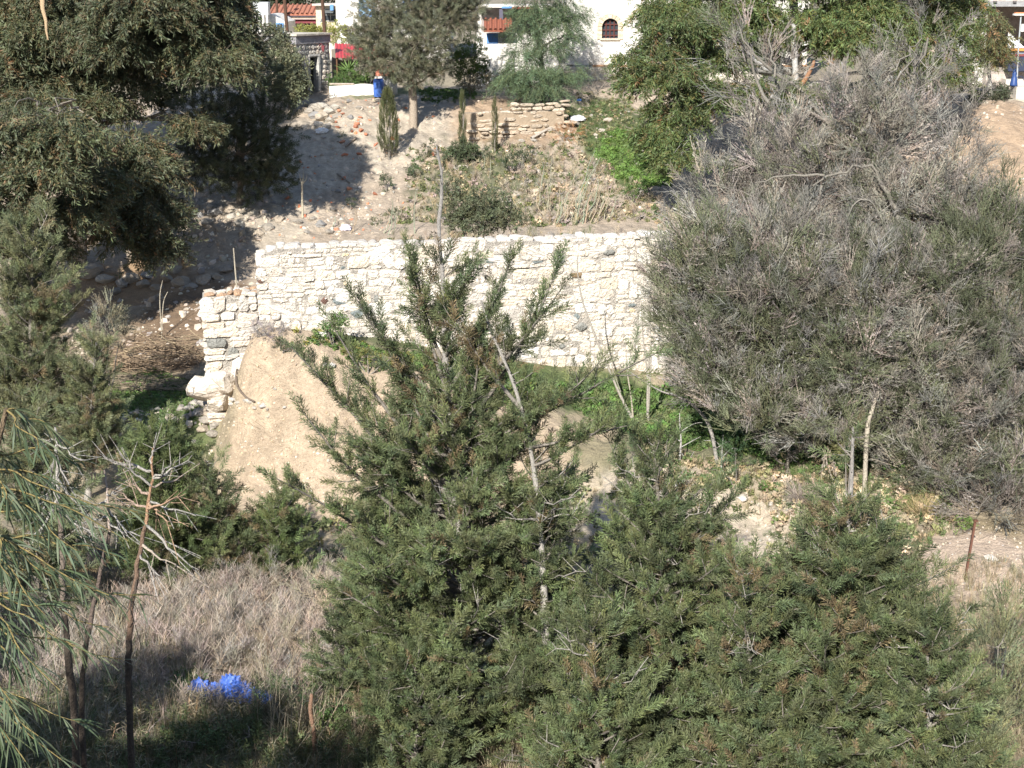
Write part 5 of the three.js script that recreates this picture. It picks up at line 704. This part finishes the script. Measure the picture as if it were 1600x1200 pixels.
{ const D = 55, f = drop(P(371, 452, D)); pole('stake', [f, P(370, 450, D), P(367, 415, D), P(365, 388, D)], .04, .025, C(.5, .45, .36), 'thin pale stick leaning behind the step of the wall', 'stake'); pole('stake', [drop(P(250, 486, 54)), P(250, 460, 54), P(254, 438, 54)], .025, .012, C(.5, .45, .36), 'thin dry stick above the pile of sticks', 'stake'); pole('stake', [drop(P(250, 490, 54)), P(256, 470, 54), P(262, 456, 54)], .022, .012, C(.5, .45, .36), 'second thin dry stick leaning right above the stick pile', 'stake'); }
// pile of dry canes by the stream
{
  const f = drop(P(245, 575, 51)), t = thing('stick_pile', 'heap of dry brown canes and sticks left of the wall end', 'stick pile', f), m = new MB(f);
  for (let k = 0; k < 520; k++) { const u = rr(-1, 1), v = rr(-1, 1); if (u * u + v * v > 1) continue; const c = V(f.x + u * 1.75, 0, f.z - .4 + v * 1.3); c.y = Math.max(H(c.x, c.z), f.y - .2) + rr(.0, 1.25) * (1 - u * u) * (1 - v * v * .6); const a = rr(-.5, .7) + (rnd() < .4 ? 1.6 : 0), d = V(Math.cos(a), rr(-.28, .35), Math.sin(a) * .8), L = rr(.3, 1.1), s = rr(.6, 1.3); m.tube(wobble(c.clone().addScaledVector(d, -L / 2), c.clone().addScaledVector(d, L / 2), 2, .04), .016, .012, 4, C(.45 * s, .33 * s, .22 * s)); }
  for (let k = 0; k < 20; k++) { const c = V(f.x + rr(-1.6, 1.6), f.y + rr(.5, 1.2), f.z + rr(-1, .6)), d = V(rr(-1, 1), rr(-.2, .6), rr(-.5, .5)).normalize(), L = rr(1, 1.9); m.tube(wobble(c.clone().addScaledVector(d, -L / 2), c.clone().addScaledVector(d, L / 2), 3, .06), .02, .012, 4, C(.5, .39, .25)); }
  part(t, 'canes', m.geo(), M.wood, true);
  const m2 = new MB(); for (let k = 0; k < 420; k++) { const p = hit(rr(175, 305), rr(588, 612), 40), a = rr(0, 3.14), d = V(Math.cos(a), rr(-.05, .15), Math.sin(a)), L = rr(.3, .9), s = rr(.6, 1.3); m2.tube([p.clone().addScaledVector(d, -L / 2).add(V(0, .05, 0)), p.clone().addScaledVector(d, L / 2).add(V(0, .07, 0))], .012, .009, 3, C(.42 * s, .34 * s, .24 * s)); }
  solo('straw_litter', m2.geo(), M.wood, 'flattened dry stalks on the ground in front of the stick pile', 'straw', null, 'stuff');
}
// canes on the slope above the wall
function canes(label, list, D0, group) { const f = drop(P(list[0][0], list[0][1], D0)), t = thing('dry_canes', label, 'canes', f, group); list.forEach(([x0, y0, x1, y1], k) => { const a = hit(x0, y0, 48), b = P(x1, y1, -a.z); const m = new MB(f).tube(wobble(a, b, 5, .05, V(rr(-.3, .3), 0, rr(-.2, .2))), .026, .012, 4, C(.56 * rr(.7, 1.15), .48, .35)); part(t, k ? 'stem_' + String(k).padStart(3, '0') : 'stem', m.geo(), M.wood); }); }
canes('leaning pale dry canes on the slope above the right half of the wall', [[868,352,888,300],[872,350,895,295],[880,352,910,280],[890,350,920,262],[896,346,930,235],[902,350,935,255],[884,348,900,310],[910,350,925,300],[876,352,878,305],[918,346,940,290],[930,345,938,300],[870,354,902,318],[892,352,914,305],[940,340,958,300],[950,345,962,310],[866,350,876,282],[884,352,906,262],[899,352,938,246],[906,348,932,270],[914,350,944,262],[922,348,936,282],[934,346,950,278],[944,344,952,290],[874,352,886,290],[888,348,898,268],[927,350,960,270],[902,344,918,278]], 63);
canes('upright dry canes in the middle of the slope below the terrace', [[845,320,850,262],[855,330,862,248],[862,335,860,270],[838,300,846,250],[832,330,838,285],[850,338,848,290],[750,268,752,235],[765,280,767,250]], 65);
canes('sparse dry canes at the lower left of the slope above the wall', [[600,365,612,310],[606,368,614,320],[612,366,613,330],[648,366,650,300],[645,345,652,305],[548,365,555,325],[552,362,556,330],[605,350,603,325],[520,355,523,338]], 63);
// bare saplings in front of the wall
{
  const D = 43.2; const G = C(.50, .46, .40);
  { const f = drop(P(992, 668, D)); pole('bare_sapling', [f, P(975, 630, D), P(955, 585, D), P(930, 525, D), P(910, 470, D), P(903, 430, D), P(902, 400, D)], .055, .012, G, 'tall thin leafless sapling leaning left in front of the wall', 'sapling', null, [{ pts: [P(958, 590, D), P(957, 550, D), P(956, 512, D)], r: .015 }, { pts: [P(970, 612, D), P(960, 585, D), P(952, 560, D)], r: .014 }]); }
  { const f = drop(P(1013, 678, D)); pole('bare_sapling', [f, P(1012, 640, D), P(1012, 590, D), P(1005, 530, D), P(1002, 470, D)], .055, .012, G, 'upright leafless sapling with two parallel stems in front of the wall', 'sapling', null, [{ pts: [P(1013, 640, D), P(1017, 560, D), P(1016, 500, D), P(1013, 465, D)], r: .035 }, { pts: [P(1013, 590, D), P(1016, 540, D), P(1030, 522, D), P(1050, 515, D)], r: .03 }, { pts: [P(1050, 515, D), P(1054, 495, D), P(1054, 470, D)], r: .02 }] ); }
  { const f = drop(P(990, 650, D)); pole('bare_sapling', [f, P(986, 620, D), P(980, 580, D), P(978, 550, D)], .03, .012, C(.56, .5, .4), 'short thin pale shoot between the two leafless saplings', 'sapling'); }
  { const E = 40, a = drop(P(1122, 706, E)); pole('bare_branch', [a, P(1108, 665, E), P(1085, 635, E), P(1060, 620, E), P(1030, 610, E), P(970, 572, E)], .06, .014, C(.45, .42, .39), 'long bare branch arching left over the green bench', 'branch', null, [{ pts: [P(1120, 700, E), P(1140, 690, E), P(1152, 712, E)], r: .02 }, { pts: [P(1125, 705, E), P(1130, 730, E), P(1150, 708, E)], r: .02 }]); const b = drop(P(1062, 712, E)); pole('bare_branch', [b, P(1064, 690, E), P(1062, 660, E), P(1062, 645, E)], .035, .012, C(.55, .53, .5), 'small white forked dead branch standing left on the bench', 'branch', null, [{ pts: [P(1064, 690, E), P(1050, 682, E), P(1044, 678, E)], r: .02 }, { pts: [P(1062, 700, E), P(1080, 690, E), P(1095, 682, E)], r: .02 }, { pts: [P(1063, 675, E), P(1085, 662, E), P(1098, 660, E)], r: .016 }, { pts: [P(1062, 705, E), P(1075, 718, E), P(1085, 705, E)], r: .016 }]); const c = drop(P(1127, 735, 39.4)); pole('bare_branch', [c, P(1128, 710, 39.4), P(1130, 680, 39.4)], .03, .01, C(.6, .58, .55), 'small white dead twig standing right on the bench', 'branch', null, [{ pts: [P(1128, 715, 39.4), P(1145, 700, 39.4), P(1152, 702, 39.4)], r: .016 }, { pts: [P(1128, 700, 39.4), P(1118, 690, 39.4), P(1100, 688, 39.4)], r: .014 }]); }
  { const E = 37, f = drop(P(1356, 712, E)); pole('broken_stem', [f, P(1354, 690, E), P(1357, 660, E), P(1366, 630, E), P(1373, 612, E)], .07, .05, C(.55, .49, .40), 'pale curved broken stem under the big leafless tree', 'stem'); }
}
// leaning rusty post with its long shadow
{ const f = hit(1508, 905, 22), tp = P(1524, 812, -f.z + .3), t = thing('iron_post', 'leaning rusty iron post on the gravel at the right', 'post', f), a = rough(C(.16, .07, .045), { roughness: .8, map: rep(barkTex, 3) }); const m = part(t, 'post_bar', flat(mergeGeometries([boxG(-.035, .035, -.2, 1, -.008, .008), boxG(-.035, -.019, -.2, 1.001, .008, .07)])), a); m.scale.y = tp.distanceTo(f); m.quaternion.setFromUnitVectors(YY, tp.clone().sub(f).normalize()); part(t, 'cap', flat(boxG(-.05, .05, -.03, .0, -.03, .08)), a).position.copy(tp.clone().sub(f)); }

// dead saplings at the left
function deadTree(label, trunk, r, cols, br) { const o = drop(trunk[0]), t = thing('dead_sapling', label, 'tree', o), tr = curve([o.clone().add(V(0, -.2, 0)), ...trunk.slice(1)], 30), m = new MB(o); tr.forEach((q, k) => { if (k && k < 30 && k % 1 === 0) q.add(rdir().multiplyScalar(r * .3)); });
  for (let k = 0; k < 3; k++) m.tube(tr.slice(k * 10, k * 10 + 11), lerp(r, r * .2, k / 3), lerp(r, r * .2, (k + 1) / 3), 8, cols[k], .12); part(t, 'trunk', m.geo(), M.wood);
  for (const [f, x, y, D, cc] of br) { const b = new MB(o), i = Math.round(f * 30), p = tr[i], e = P(x, y, D), L = p.distanceTo(e), w = wobble(p, e, 7, .03, V(0, -.04 * L, 0)); b.tube(w, .014 + .012 * L, .006, 5, cc || PALEB, .15); for (let j = 0; j < 4 + L * 3; j++) { const q = w[2 + Math.floor(rr(0, 5))], d = rdir().add(e.clone().sub(p).normalize()).multiplyScalar(rr(.12, .34)); b.tube([q, q.clone().add(d)], .007, .004, 3, cc || PALEB); } part(t, 'branch', b.geo(), M.wood); } }
const GREYW = C(.40, .37, .34), ORW = C(.40, .245, .15), BLK = C(.085, .065, .05);
deadTree('leafless dead sapling with an orange peeled stem at the left', [[196,1205,17], [200,1080,17], [202,1000,17], [212,900,17.2], [228,820,17.4], [237,760,17.5], [239,700,17.6]].map(q => P(...q)), .056, [BLK, C(.20, .13, .09), ORW], [[.84,186,708,17.4,GREYW],[.86,268,722,17.2],[.82,282,745,17.8,C(.5,.4,.32)],[.93,240,692,17.6,GREYW],[.86,300,712,17.4],[.72,282,770,17.2,C(.5,.33,.22)],[.74,190,770,17.8,C(.45,.33,.26)],[.6,275,882,16.9,C(.5,.42,.34)],[.66,310,890,17.2],[.57,250,900,17,GREYW],[.8,196,752,17.7,C(.45,.33,.26)],[.75,268,822,17.2,C(.5,.33,.22)],[.78,306,806,17.5],[.5,205,960,16.8,BLK],[.9,160,712,17.7,GREYW]]);
deadTree('bleached bare sapling left of the orange one', [[108,1205,18.5], [112,1080,18.5], [100,960,18.6], [96,860,18.7], [91,780,18.8], [88,700,18.8], [86,668,18.8]].map(q => P(...q)), .06, [BLK, C(.2, .16, .13), C(.48, .45, .42)], [[.86,70,765,18.8],[.86,142,722,18.7],[.8,118,775,18.6],[.68,40,858,18.5],[.72,150,815,18.9],[.76,60,820,18.6],[.93,80,690,18.8],[.62,150,840,18.6]]);
deadTree('thin bare sapling between the bleached and the orange one', [[126,1205,19.5], [128,1080,19.5], [140,980,19.6], [158,890,19.7], [170,830,19.8], [168,780,19.8], [163,735,19.9]].map(q => P(...q)), .05, [BLK, C(.16, .12, .1), C(.50, .40, .34)], [[.8,206,784,19.6,C(.5,.38,.3)],[.72,118,815,19.7],[.75,200,830,19.6],[.82,120,800,19.8],[.7,225,840,19.5],[.88,185,770,19.8]]);

// long-leaved wattle close by at the lower left
{
  const f = on(-2.75, -5.6, -.1), t = thing('wattle_tree', 'young wattle with long narrow leaves at the lower left, close by', 'tree', f), wood = new MB(f), lv = new MB(f), cols = [[.08, .12, .058], [.09, .125, .07], [.07, .105, .045], [.105, .13, .065]];
  const tr = curve([f, f.clone().add(V(.1, 1.2, 0)), P(-60, 980, 5.7), P(-20, 760, 5.7), P(10, 640, 5.7)], 20); wood.tube(tr, .035, .01, 7, C(.22, .16, .10));
  const tips = [[60,700,5.5],[90,680,5.8],[150,790,5.6],[200,845,5.5],[120,860,5.4],[170,930,5.5],[60,820,5.6],[110,760,5.9],[70,960,5.3],[115,1010,5.4],[95,1080,5.2],[60,1150,5.2],[100,1190,5.3],[20,1100,5.1],[185,870,5.8],[140,905,5.7],[30,1020,5.4],[15,900,5.4],[10,780,5.5],[-30,860,5.5],[-40,1000,5.3],[40,1190,5.2],[170,980,5.7],[80,900,5.6],[-10,700,5.7],[150,845,5.9],[110,940,5.9],[50,1060,5.6],[215,800,5.9],[225,930,5.9],[190,1030,5.8],[20,720,6],[130,720,6],[60,780,6.1],[100,860,6.1],[30,960,6],[10,1160,5.4],[130,1130,5.6]];
  tips.forEach(([x, y, D]) => { const e = P(x, y, D); let b = tr[4], bd = 9; for (let k = 4; k <= 20; k++) { const d = tr[k].distanceTo(e) + Math.abs(tr[k].y - e.y - .12) * 1.4; if (d < bd) { bd = d; b = tr[k]; } } const L = b.distanceTo(e), w = curve(wobble(b, e, 5, .02, V(0, .05 * L, 0)), 14); wood.tube(w, .005, .002, 5, C(.27, .21, .08));
    const n = Math.round(16 + L * 40); for (let k = 0; k < n; k++) { const i = Math.floor(rr(2, 14)), q = w[i].clone().lerp(w[i + 1] || w[i], rnd()), tg = w[Math.min(14, i + 1)].clone().sub(w[i]).normalize(), d = rdir().multiplyScalar(.75).add(tg).add(V(0, -.35, 0)).normalize(), l = rr(.08, .17), wd = rr(.0026, .0046), sd = perp(d), c = shade(pick(cols), .25); let prev = q, d2 = d.clone(), pw = .0006, pa = null; for (let s = 0; s < 4; s++) { d2.add(V(0, -.16, 0)).normalize(); const nx = prev.clone().addScaledVector(d2, l / 4), nw = s === 3 ? .0004 : wd * [.8, 1, .75][s]; const A = prev.clone().addScaledVector(sd, pw), B = prev.clone().addScaledVector(sd, -pw), E = nx.clone().addScaledVector(sd, nw), F = nx.clone().addScaledVector(sd, -nw); lv.tri(A, E, B, c).tri(B, E, F, c); prev = nx; pw = nw; } } });
  part(t, 'trunk', wood.geo(), M.wood); const q = lv.geo().toNonIndexed(); q.computeVertexNormals(); part(t, 'leaves', q, M.glossLeaf, true);
}

// ---------------------------------------------------------------- grass, weeds and gravel: uncountable
function poly(list, from) { return list.map(([x, y]) => { const p = hit(x, y, from); return [p.x, p.z]; }); }
function inside(p, x, z) { let c = false; for (let i = 0, j = p.length - 1; i < p.length; j = i++) if ((p[i][1] > z) !== (p[j][1] > z) && x < (p[j][0] - p[i][0]) * (z - p[i][1]) / (p[j][1] - p[i][1]) + p[i][0]) c = !c; return c; }
function grass(name, label, cat, units, mat, areas, o) {
  const S = units.map(() => new Scatter());
  for (const [pg, n, hmin, hmax, col, ragged = .5] of areas) {
    const xs = pg.map(q => q[0]), zs = pg.map(q => q[1]), x0 = Math.min(...xs), x1 = Math.max(...xs), z0 = Math.min(...zs), z1 = Math.max(...zs);
    let k = 0, tries = 0; while (k < n && tries++ < n * 30) { const x = rr(x0, x1), z = rr(z0, z1), j = fbm(x * .8, 5, z * .8, 3); if (!inside(pg, x + j * ragged * 2, z + j * ragged * 2) || fbm(x * .9, 9, z * .9, 3) < rr(-.5, .05)) continue; const nn = nrm(x, z); pick(S).add(V(x, H(x, z) - .03, z), nn.multiplyScalar(.5).add(V(rr(-.3, .3), 1, rr(-.3, .3))).normalize(), rr(hmin, hmax), shade(pick(col), .28, .12)); k++; }
  }
  const root = tag(new THREE.Group(), label, cat, null, 'stuff'); let one = null;
  const total = S.filter(s => s.m.length);
  if (total.length === 1) { one = total[0].build(scene, numbered(name), units[S.indexOf(total[0])], mat); tag(one, label, cat, null, 'stuff'); }
  else { root.name = numbered(name); scene.add(root); total.forEach(s => s.build(root, 'tufts', units[S.indexOf(s)], mat)); }
}
const STR = [[.44, .36, .24], [.38, .31, .21], [.50, .41, .29], [.33, .27, .19]], GRN = [[.09, .168, .035], [.105, .175, .045], [.075, .135, .03], [.12, .15, .055]], DGR = [[.075, .12, .035], [.10, .13, .05]], MIX = [[.20, .19, .09], [.28, .23, .14], [.13, .15, .06]], MAU = [[.33, .28, .24], [.29, .25, .22], [.36, .30, .25]];
const rect = (x0, x1, z0, z1) => [[x0, z0], [x1, z0], [x1, z1], [x0, z1]];
grass('dry_grass', 'tall dry straw grass covering the slope at the lower left', 'dry grass', tuftU, M.straw, [
  [poly([[200,1000],[250,930],[330,880],[450,880],[520,940],[560,1040],[520,1100],[420,1060],[300,1070]], 15), 2600, .35, .85, STR.concat(MAU)],
  [rect(-13, -6.5, -33, -24), 2200, .2, .95, MAU.concat(STR, DGR)], [rect(-6.5, -3, -33.5, -30), 1000, .3, .7, MAU],
  [rect(-4, 4, -27, -22), 1200, .3, .8, MIX.concat(STR)], [rect(4, 13, -27, -22.5), 1600, .3, .7, MIX.concat(STR)], [rect(8.5, 15, -34, -26), 2200, .25, .6, STR.concat(MIX)]]);
grass('dry_brush', 'mauve-brown dry brush and fine stalks on the lower left slope', 'dry brush', [twigU[0], twigU[1], tuftU[1]], M.straw, [[poly([[200,1000],[250,930],[330,880],[450,870],[540,940],[560,1040],[520,1100],[420,1060],[300,1070]], 15), 2400, .3, .75, MAU], [rect(-13, -4, -35, -26), 2600, .3, .7, MAU]]);
grass('green_grass', 'bright green grass on the bench in front of the wall foot', 'grass', [herbU[0], herbU[1], tuftU[0]], M.leaf, [
  [poly([[820,604],[1040,606],[1130,612],[1200,660],[1180,720],[1100,700],[1000,690],[900,640]], 38), 4200, .08, .42, GRN.concat(DGR)], [poly([[1180,660],[1420,680],[1420,735],[1300,740],[1180,730]], 34), 1200, .12, .3, DGR.concat(GRN)]]);
grass('green_grass', 'short green grass on the stream floor left of the wall end', 'grass', [herbU[0], tuftU[1]], M.leaf, [[poly([[165,650],[170,600],[240,575],[310,600],[320,660],[280,690]], 38), 2200, .08, .2, GRN.concat(DGR)]]);
grass('green_grass', 'vivid green grass patch high on the slope beside the eucalyptus', 'grass', [herbU[0], tuftU[2]], M.leaf, [[poly([[930,235],[960,205],[1015,210],[1040,240],[1050,290],[1000,300],[940,265]], 50), 2200, .1, .36, [[.10, .18, .035], [.12, .19, .045], [.085, .15, .03]]], [poly([[890,215],[930,160],[990,150],[990,200],[920,240]], 50), 700, .14, .3, DGR.concat(MIX)], [poly([[650,140],[745,140],[745,158],[660,160]], 50), 600, .12, .25, GRN]]);
grass('bank_weeds', 'mixed low weeds along the top of the tan bank under the wall', 'weeds', [herbU[0], herbU[1], tuftU[0]], M.leaf, [[poly([[450,535],[520,522],[600,548],[720,570],[840,588],[840,640],[720,620],[620,585],[520,552]], 40), 1500, .1, .26, DGR.concat(GRN, [[.19, .18, .04]])]]);
grass('slope_weeds', 'mixed dry and green weeds over the middle of the far slope', 'weeds', [herbU[1], tuftU[0], tuftU[1]], M.leaf, [[poly([[620,350],[640,230],[800,225],[880,225],[930,250],[1040,320],[1040,350],[830,355],[700,352]], 48), 2600, .14, .4, MIX.concat(DGR, [[.17, .19, .07]])], [poly([[800,170],[880,150],[960,140],[980,200],[890,225]], 50), 700, .12, .3, MIX.concat(DGR)]]);
grass('dry_scrub', 'dry scrub and dead stalks on the ground just behind the wall', 'scrub', [twigU[2], twigU[3], tuftU[2], herbU[1]], M.straw, [[rect(-7, 8, -60, -47.6), 1500, .25, .7, MAU.concat(STR, DGR)], [poly([[620,350],[640,250],[800,225],[900,225],[1040,320],[1040,350],[830,355],[700,352]], 48), 900, .25, .6, MAU.concat(STR)]]);
grass('gully_weeds', 'weeds and dry tufts on the gully floor behind the conifers', 'weeds', [herbU[0], tuftU[0], tuftU[1]], M.leaf, [[rect(-8, 10, -40.5, -30), 3200, .15, .45, MIX.concat(DGR)]]);
grass('bluff_weeds', 'dry and green tufts along the eroded bluff at the right', 'weeds', [herbU[0], tuftU[0], tuftU[2]], M.leaf, [[poly([[1000,700],[1200,735],[1450,745],[1500,830],[1400,870],[1250,860],[1180,780],[1040,760]], 33), 2000, .12, .42, MIX.concat(STR, DGR)]]);
grass('bottom_weeds', 'tall weeds and dry stalks in the shade along the bottom edge', 'weeds', [featherU, tuftU[1], tuftU[2], tuftU[0]], M.leaf, [[rect(-10, -1.2, -26.6, -22), 3600, .25, .75, [[.10, .12, .05], [.17, .15, .09], [.085, .12, .045], [.27, .23, .15]]]]);
// two tussocks on the bluff
function tussock(label, px, py, s, cols, n, from) { const p = hit(px, py, from), t = thing('tussock', label, 'tussock', p), S = tuftU.map(() => new Scatter(p)); for (let k = 0; k < n; k++) { const a = rr(0, 6.28), r = Math.sqrt(rnd()) * s * .45; pick(S).add(p.clone().add(V(Math.cos(a) * r, -.05, Math.sin(a) * r)), V(Math.cos(a) * r / s * 2.2, 1, Math.sin(a) * r / s * 2.2).normalize(), s * rr(.7, 1.15), shade(pick(cols), .2)); } S.forEach((q, k) => q.m.length && q.build(t, 'blades', tuftU[k], M.straw)); }
tussock('big dry tussock with grey drooping blades hanging over the bluff', 1258, 782, .8, MAU, 46, 33); tussock('green tuft growing on top of the big dry tussock', 1252, 742, .5, [[.12, .2, .05], [.16, .2, .07]], 16, 33);
tussock('straw-yellow tussock at the foot of the big leafless tree', 1440, 800, .75, [[.45, .35, .2], [.38, .31, .17], [.22, .24, .08]], 40, 30); tussock('small straw tussock between the two larger ones on the bluff', 1350, 800, .5, STR, 18, 30);
tussock('clump of long pale stalks right of the blue bag', 470, 1150, 1.0, STR, 16, 15); tussock('clump of long pale stalks at the bottom beside the conifer', 560, 1180, .95, STR, 18, 15); tussock('clump of pale stalks at the bottom right edge', 1570, 1160, .9, STR, 22, 14);
// long weed stalks leaning across the lower middle
{ const f = hit(520, 1110, 15), t = thing('weed_stalks', 'long pale weed stalks leaning right over the green clump', 'stalks', f), m = new MB(f); for (let k = 0; k < 90; k++) { const a = hit(rr(390, 620), rr(1090, 1190), 15), b = a.clone().add(V(rr(-.1, .8), rr(.6, 1.5), rr(-.2, .4))); m.tube(wobble(a, b, 4, .03), .011, .005, 4, shade([.50, .43, .31], .2)); } part(t, 'stems', m.geo(), M.wood, true); const s = drop(P(492, 1175, 24.8)); pole('cut_stump', [s, P(490, 1140, 24.8), P(485, 1110, 24.8), P(487, 1086, 24.8)], .045, .04, C(.30, .18, .12), 'thin cut reddish stem among the pale stalks', 'stem'); }
// gravel and broken stone over the bare earth
{
  const pg = [0, 1, 2].map(() => { const q = rockGeo(1, .7, .85, 0); const n = q.attributes.position.count; q.setAttribute('color', new THREE.Float32BufferAttribute(new Float32Array(n * 3).fill(1), 3)); return q; }), S = pg.map(() => new Scatter());
  const stonesIn = (p, n, a, b, cols) => { const xs = p.map(q => q[0]), zs = p.map(q => q[1]); let k = 0, t = 0; while (k < n && t++ < n * 20) { const x = rr(Math.min(...xs), Math.max(...xs)), z = rr(Math.min(...zs), Math.max(...zs)); if (!inside(p, x, z) || fbm(x * .7, 21, z * .7, 3) < rr(-.5, .25)) continue; const s = a + (b - a) * Math.pow(rnd(), 3); pick(S).add(V(x, H(x, z) - s * rr(-.1, .45), z), rdir(), s, shade(pick(cols), .25)); k++; } };
  const W = [[.48, .41, .33], [.44, .37, .29], [.54, .48, .40], [.38, .32, .26], [.33, .31, .29]];
  stonesIn(poly([[400,370],[420,300],[490,170],[560,155],[690,165],[700,230],[650,300],[600,365]], 48), 900, .03, .17, W.concat([[.52, .2, .11]]));
  stonesIn(poly([[300,360],[300,300],[420,250],[430,330],[400,390],[310,430]], 45), 420, .06, .28, W);
  stonesIn(poly([[700,170],[880,140],[1000,130],[1040,340],[860,355],[700,230]], 48), 420, .03, .16, W);
  stonesIn(poly([[1380,180],[1640,165],[1640,330],[1400,330]], 45), 350, .03, .16, W);
  stonesIn(poly([[1440,830],[1640,820],[1660,960],[1500,960]], 20), 1100, .012, .055, W);
  stonesIn(poly([[1030,740],[1180,770],[1450,790],[1400,870],[1180,850],[1040,800]], 33), 450, .02, .1, W);
  stonesIn(poly([[350,690],[450,690],[640,700],[800,760],[560,810],[380,790]], 37), 420, .02, .08, W.slice(0, 3));
  stonesIn(poly([[360,560],[620,620],[600,690],[350,690]], 37), 160, .015, .05, W.slice(0, 3));
  stonesIn(poly([[350,560],[460,556],[640,620],[700,690],[640,760],[420,790],[350,700]], 37), 1500, .015, .075, [TAN, [.40, .31, .21], [.5, .4, .29]]);
  stonesIn(rect(-13, -9, -46, -43.4), 300, .05, .2, W); stonesIn(rect(-18, -8, -60, -52), 500, .06, .25, W);
  const r = new THREE.Group(); r.name = 'gravel'; tag(r, 'loose gravel and broken stone over the bare slopes', 'gravel', null, 'stuff'); scene.add(r); S.forEach((s, k) => s.build(r, 'pebbles', pg[k], M.pebble));
}
// dark wood beyond the village
shrub({ name: 'garden_trees', cat: 'tree', label: 'dark trees behind the village roofs at the top left', foot: on(-20, -124), lobes: [[330,-30,60,50,124],[420,-5,50,24,124],[470,-6,50,22,124],[530,-8,40,26,124],[250,0,70,40,124],[400,-40,100,30,126]], units: bushU, count: 4, size: 1.3, col: [.05, .065, .035] });

renderer.render(scene, camera);
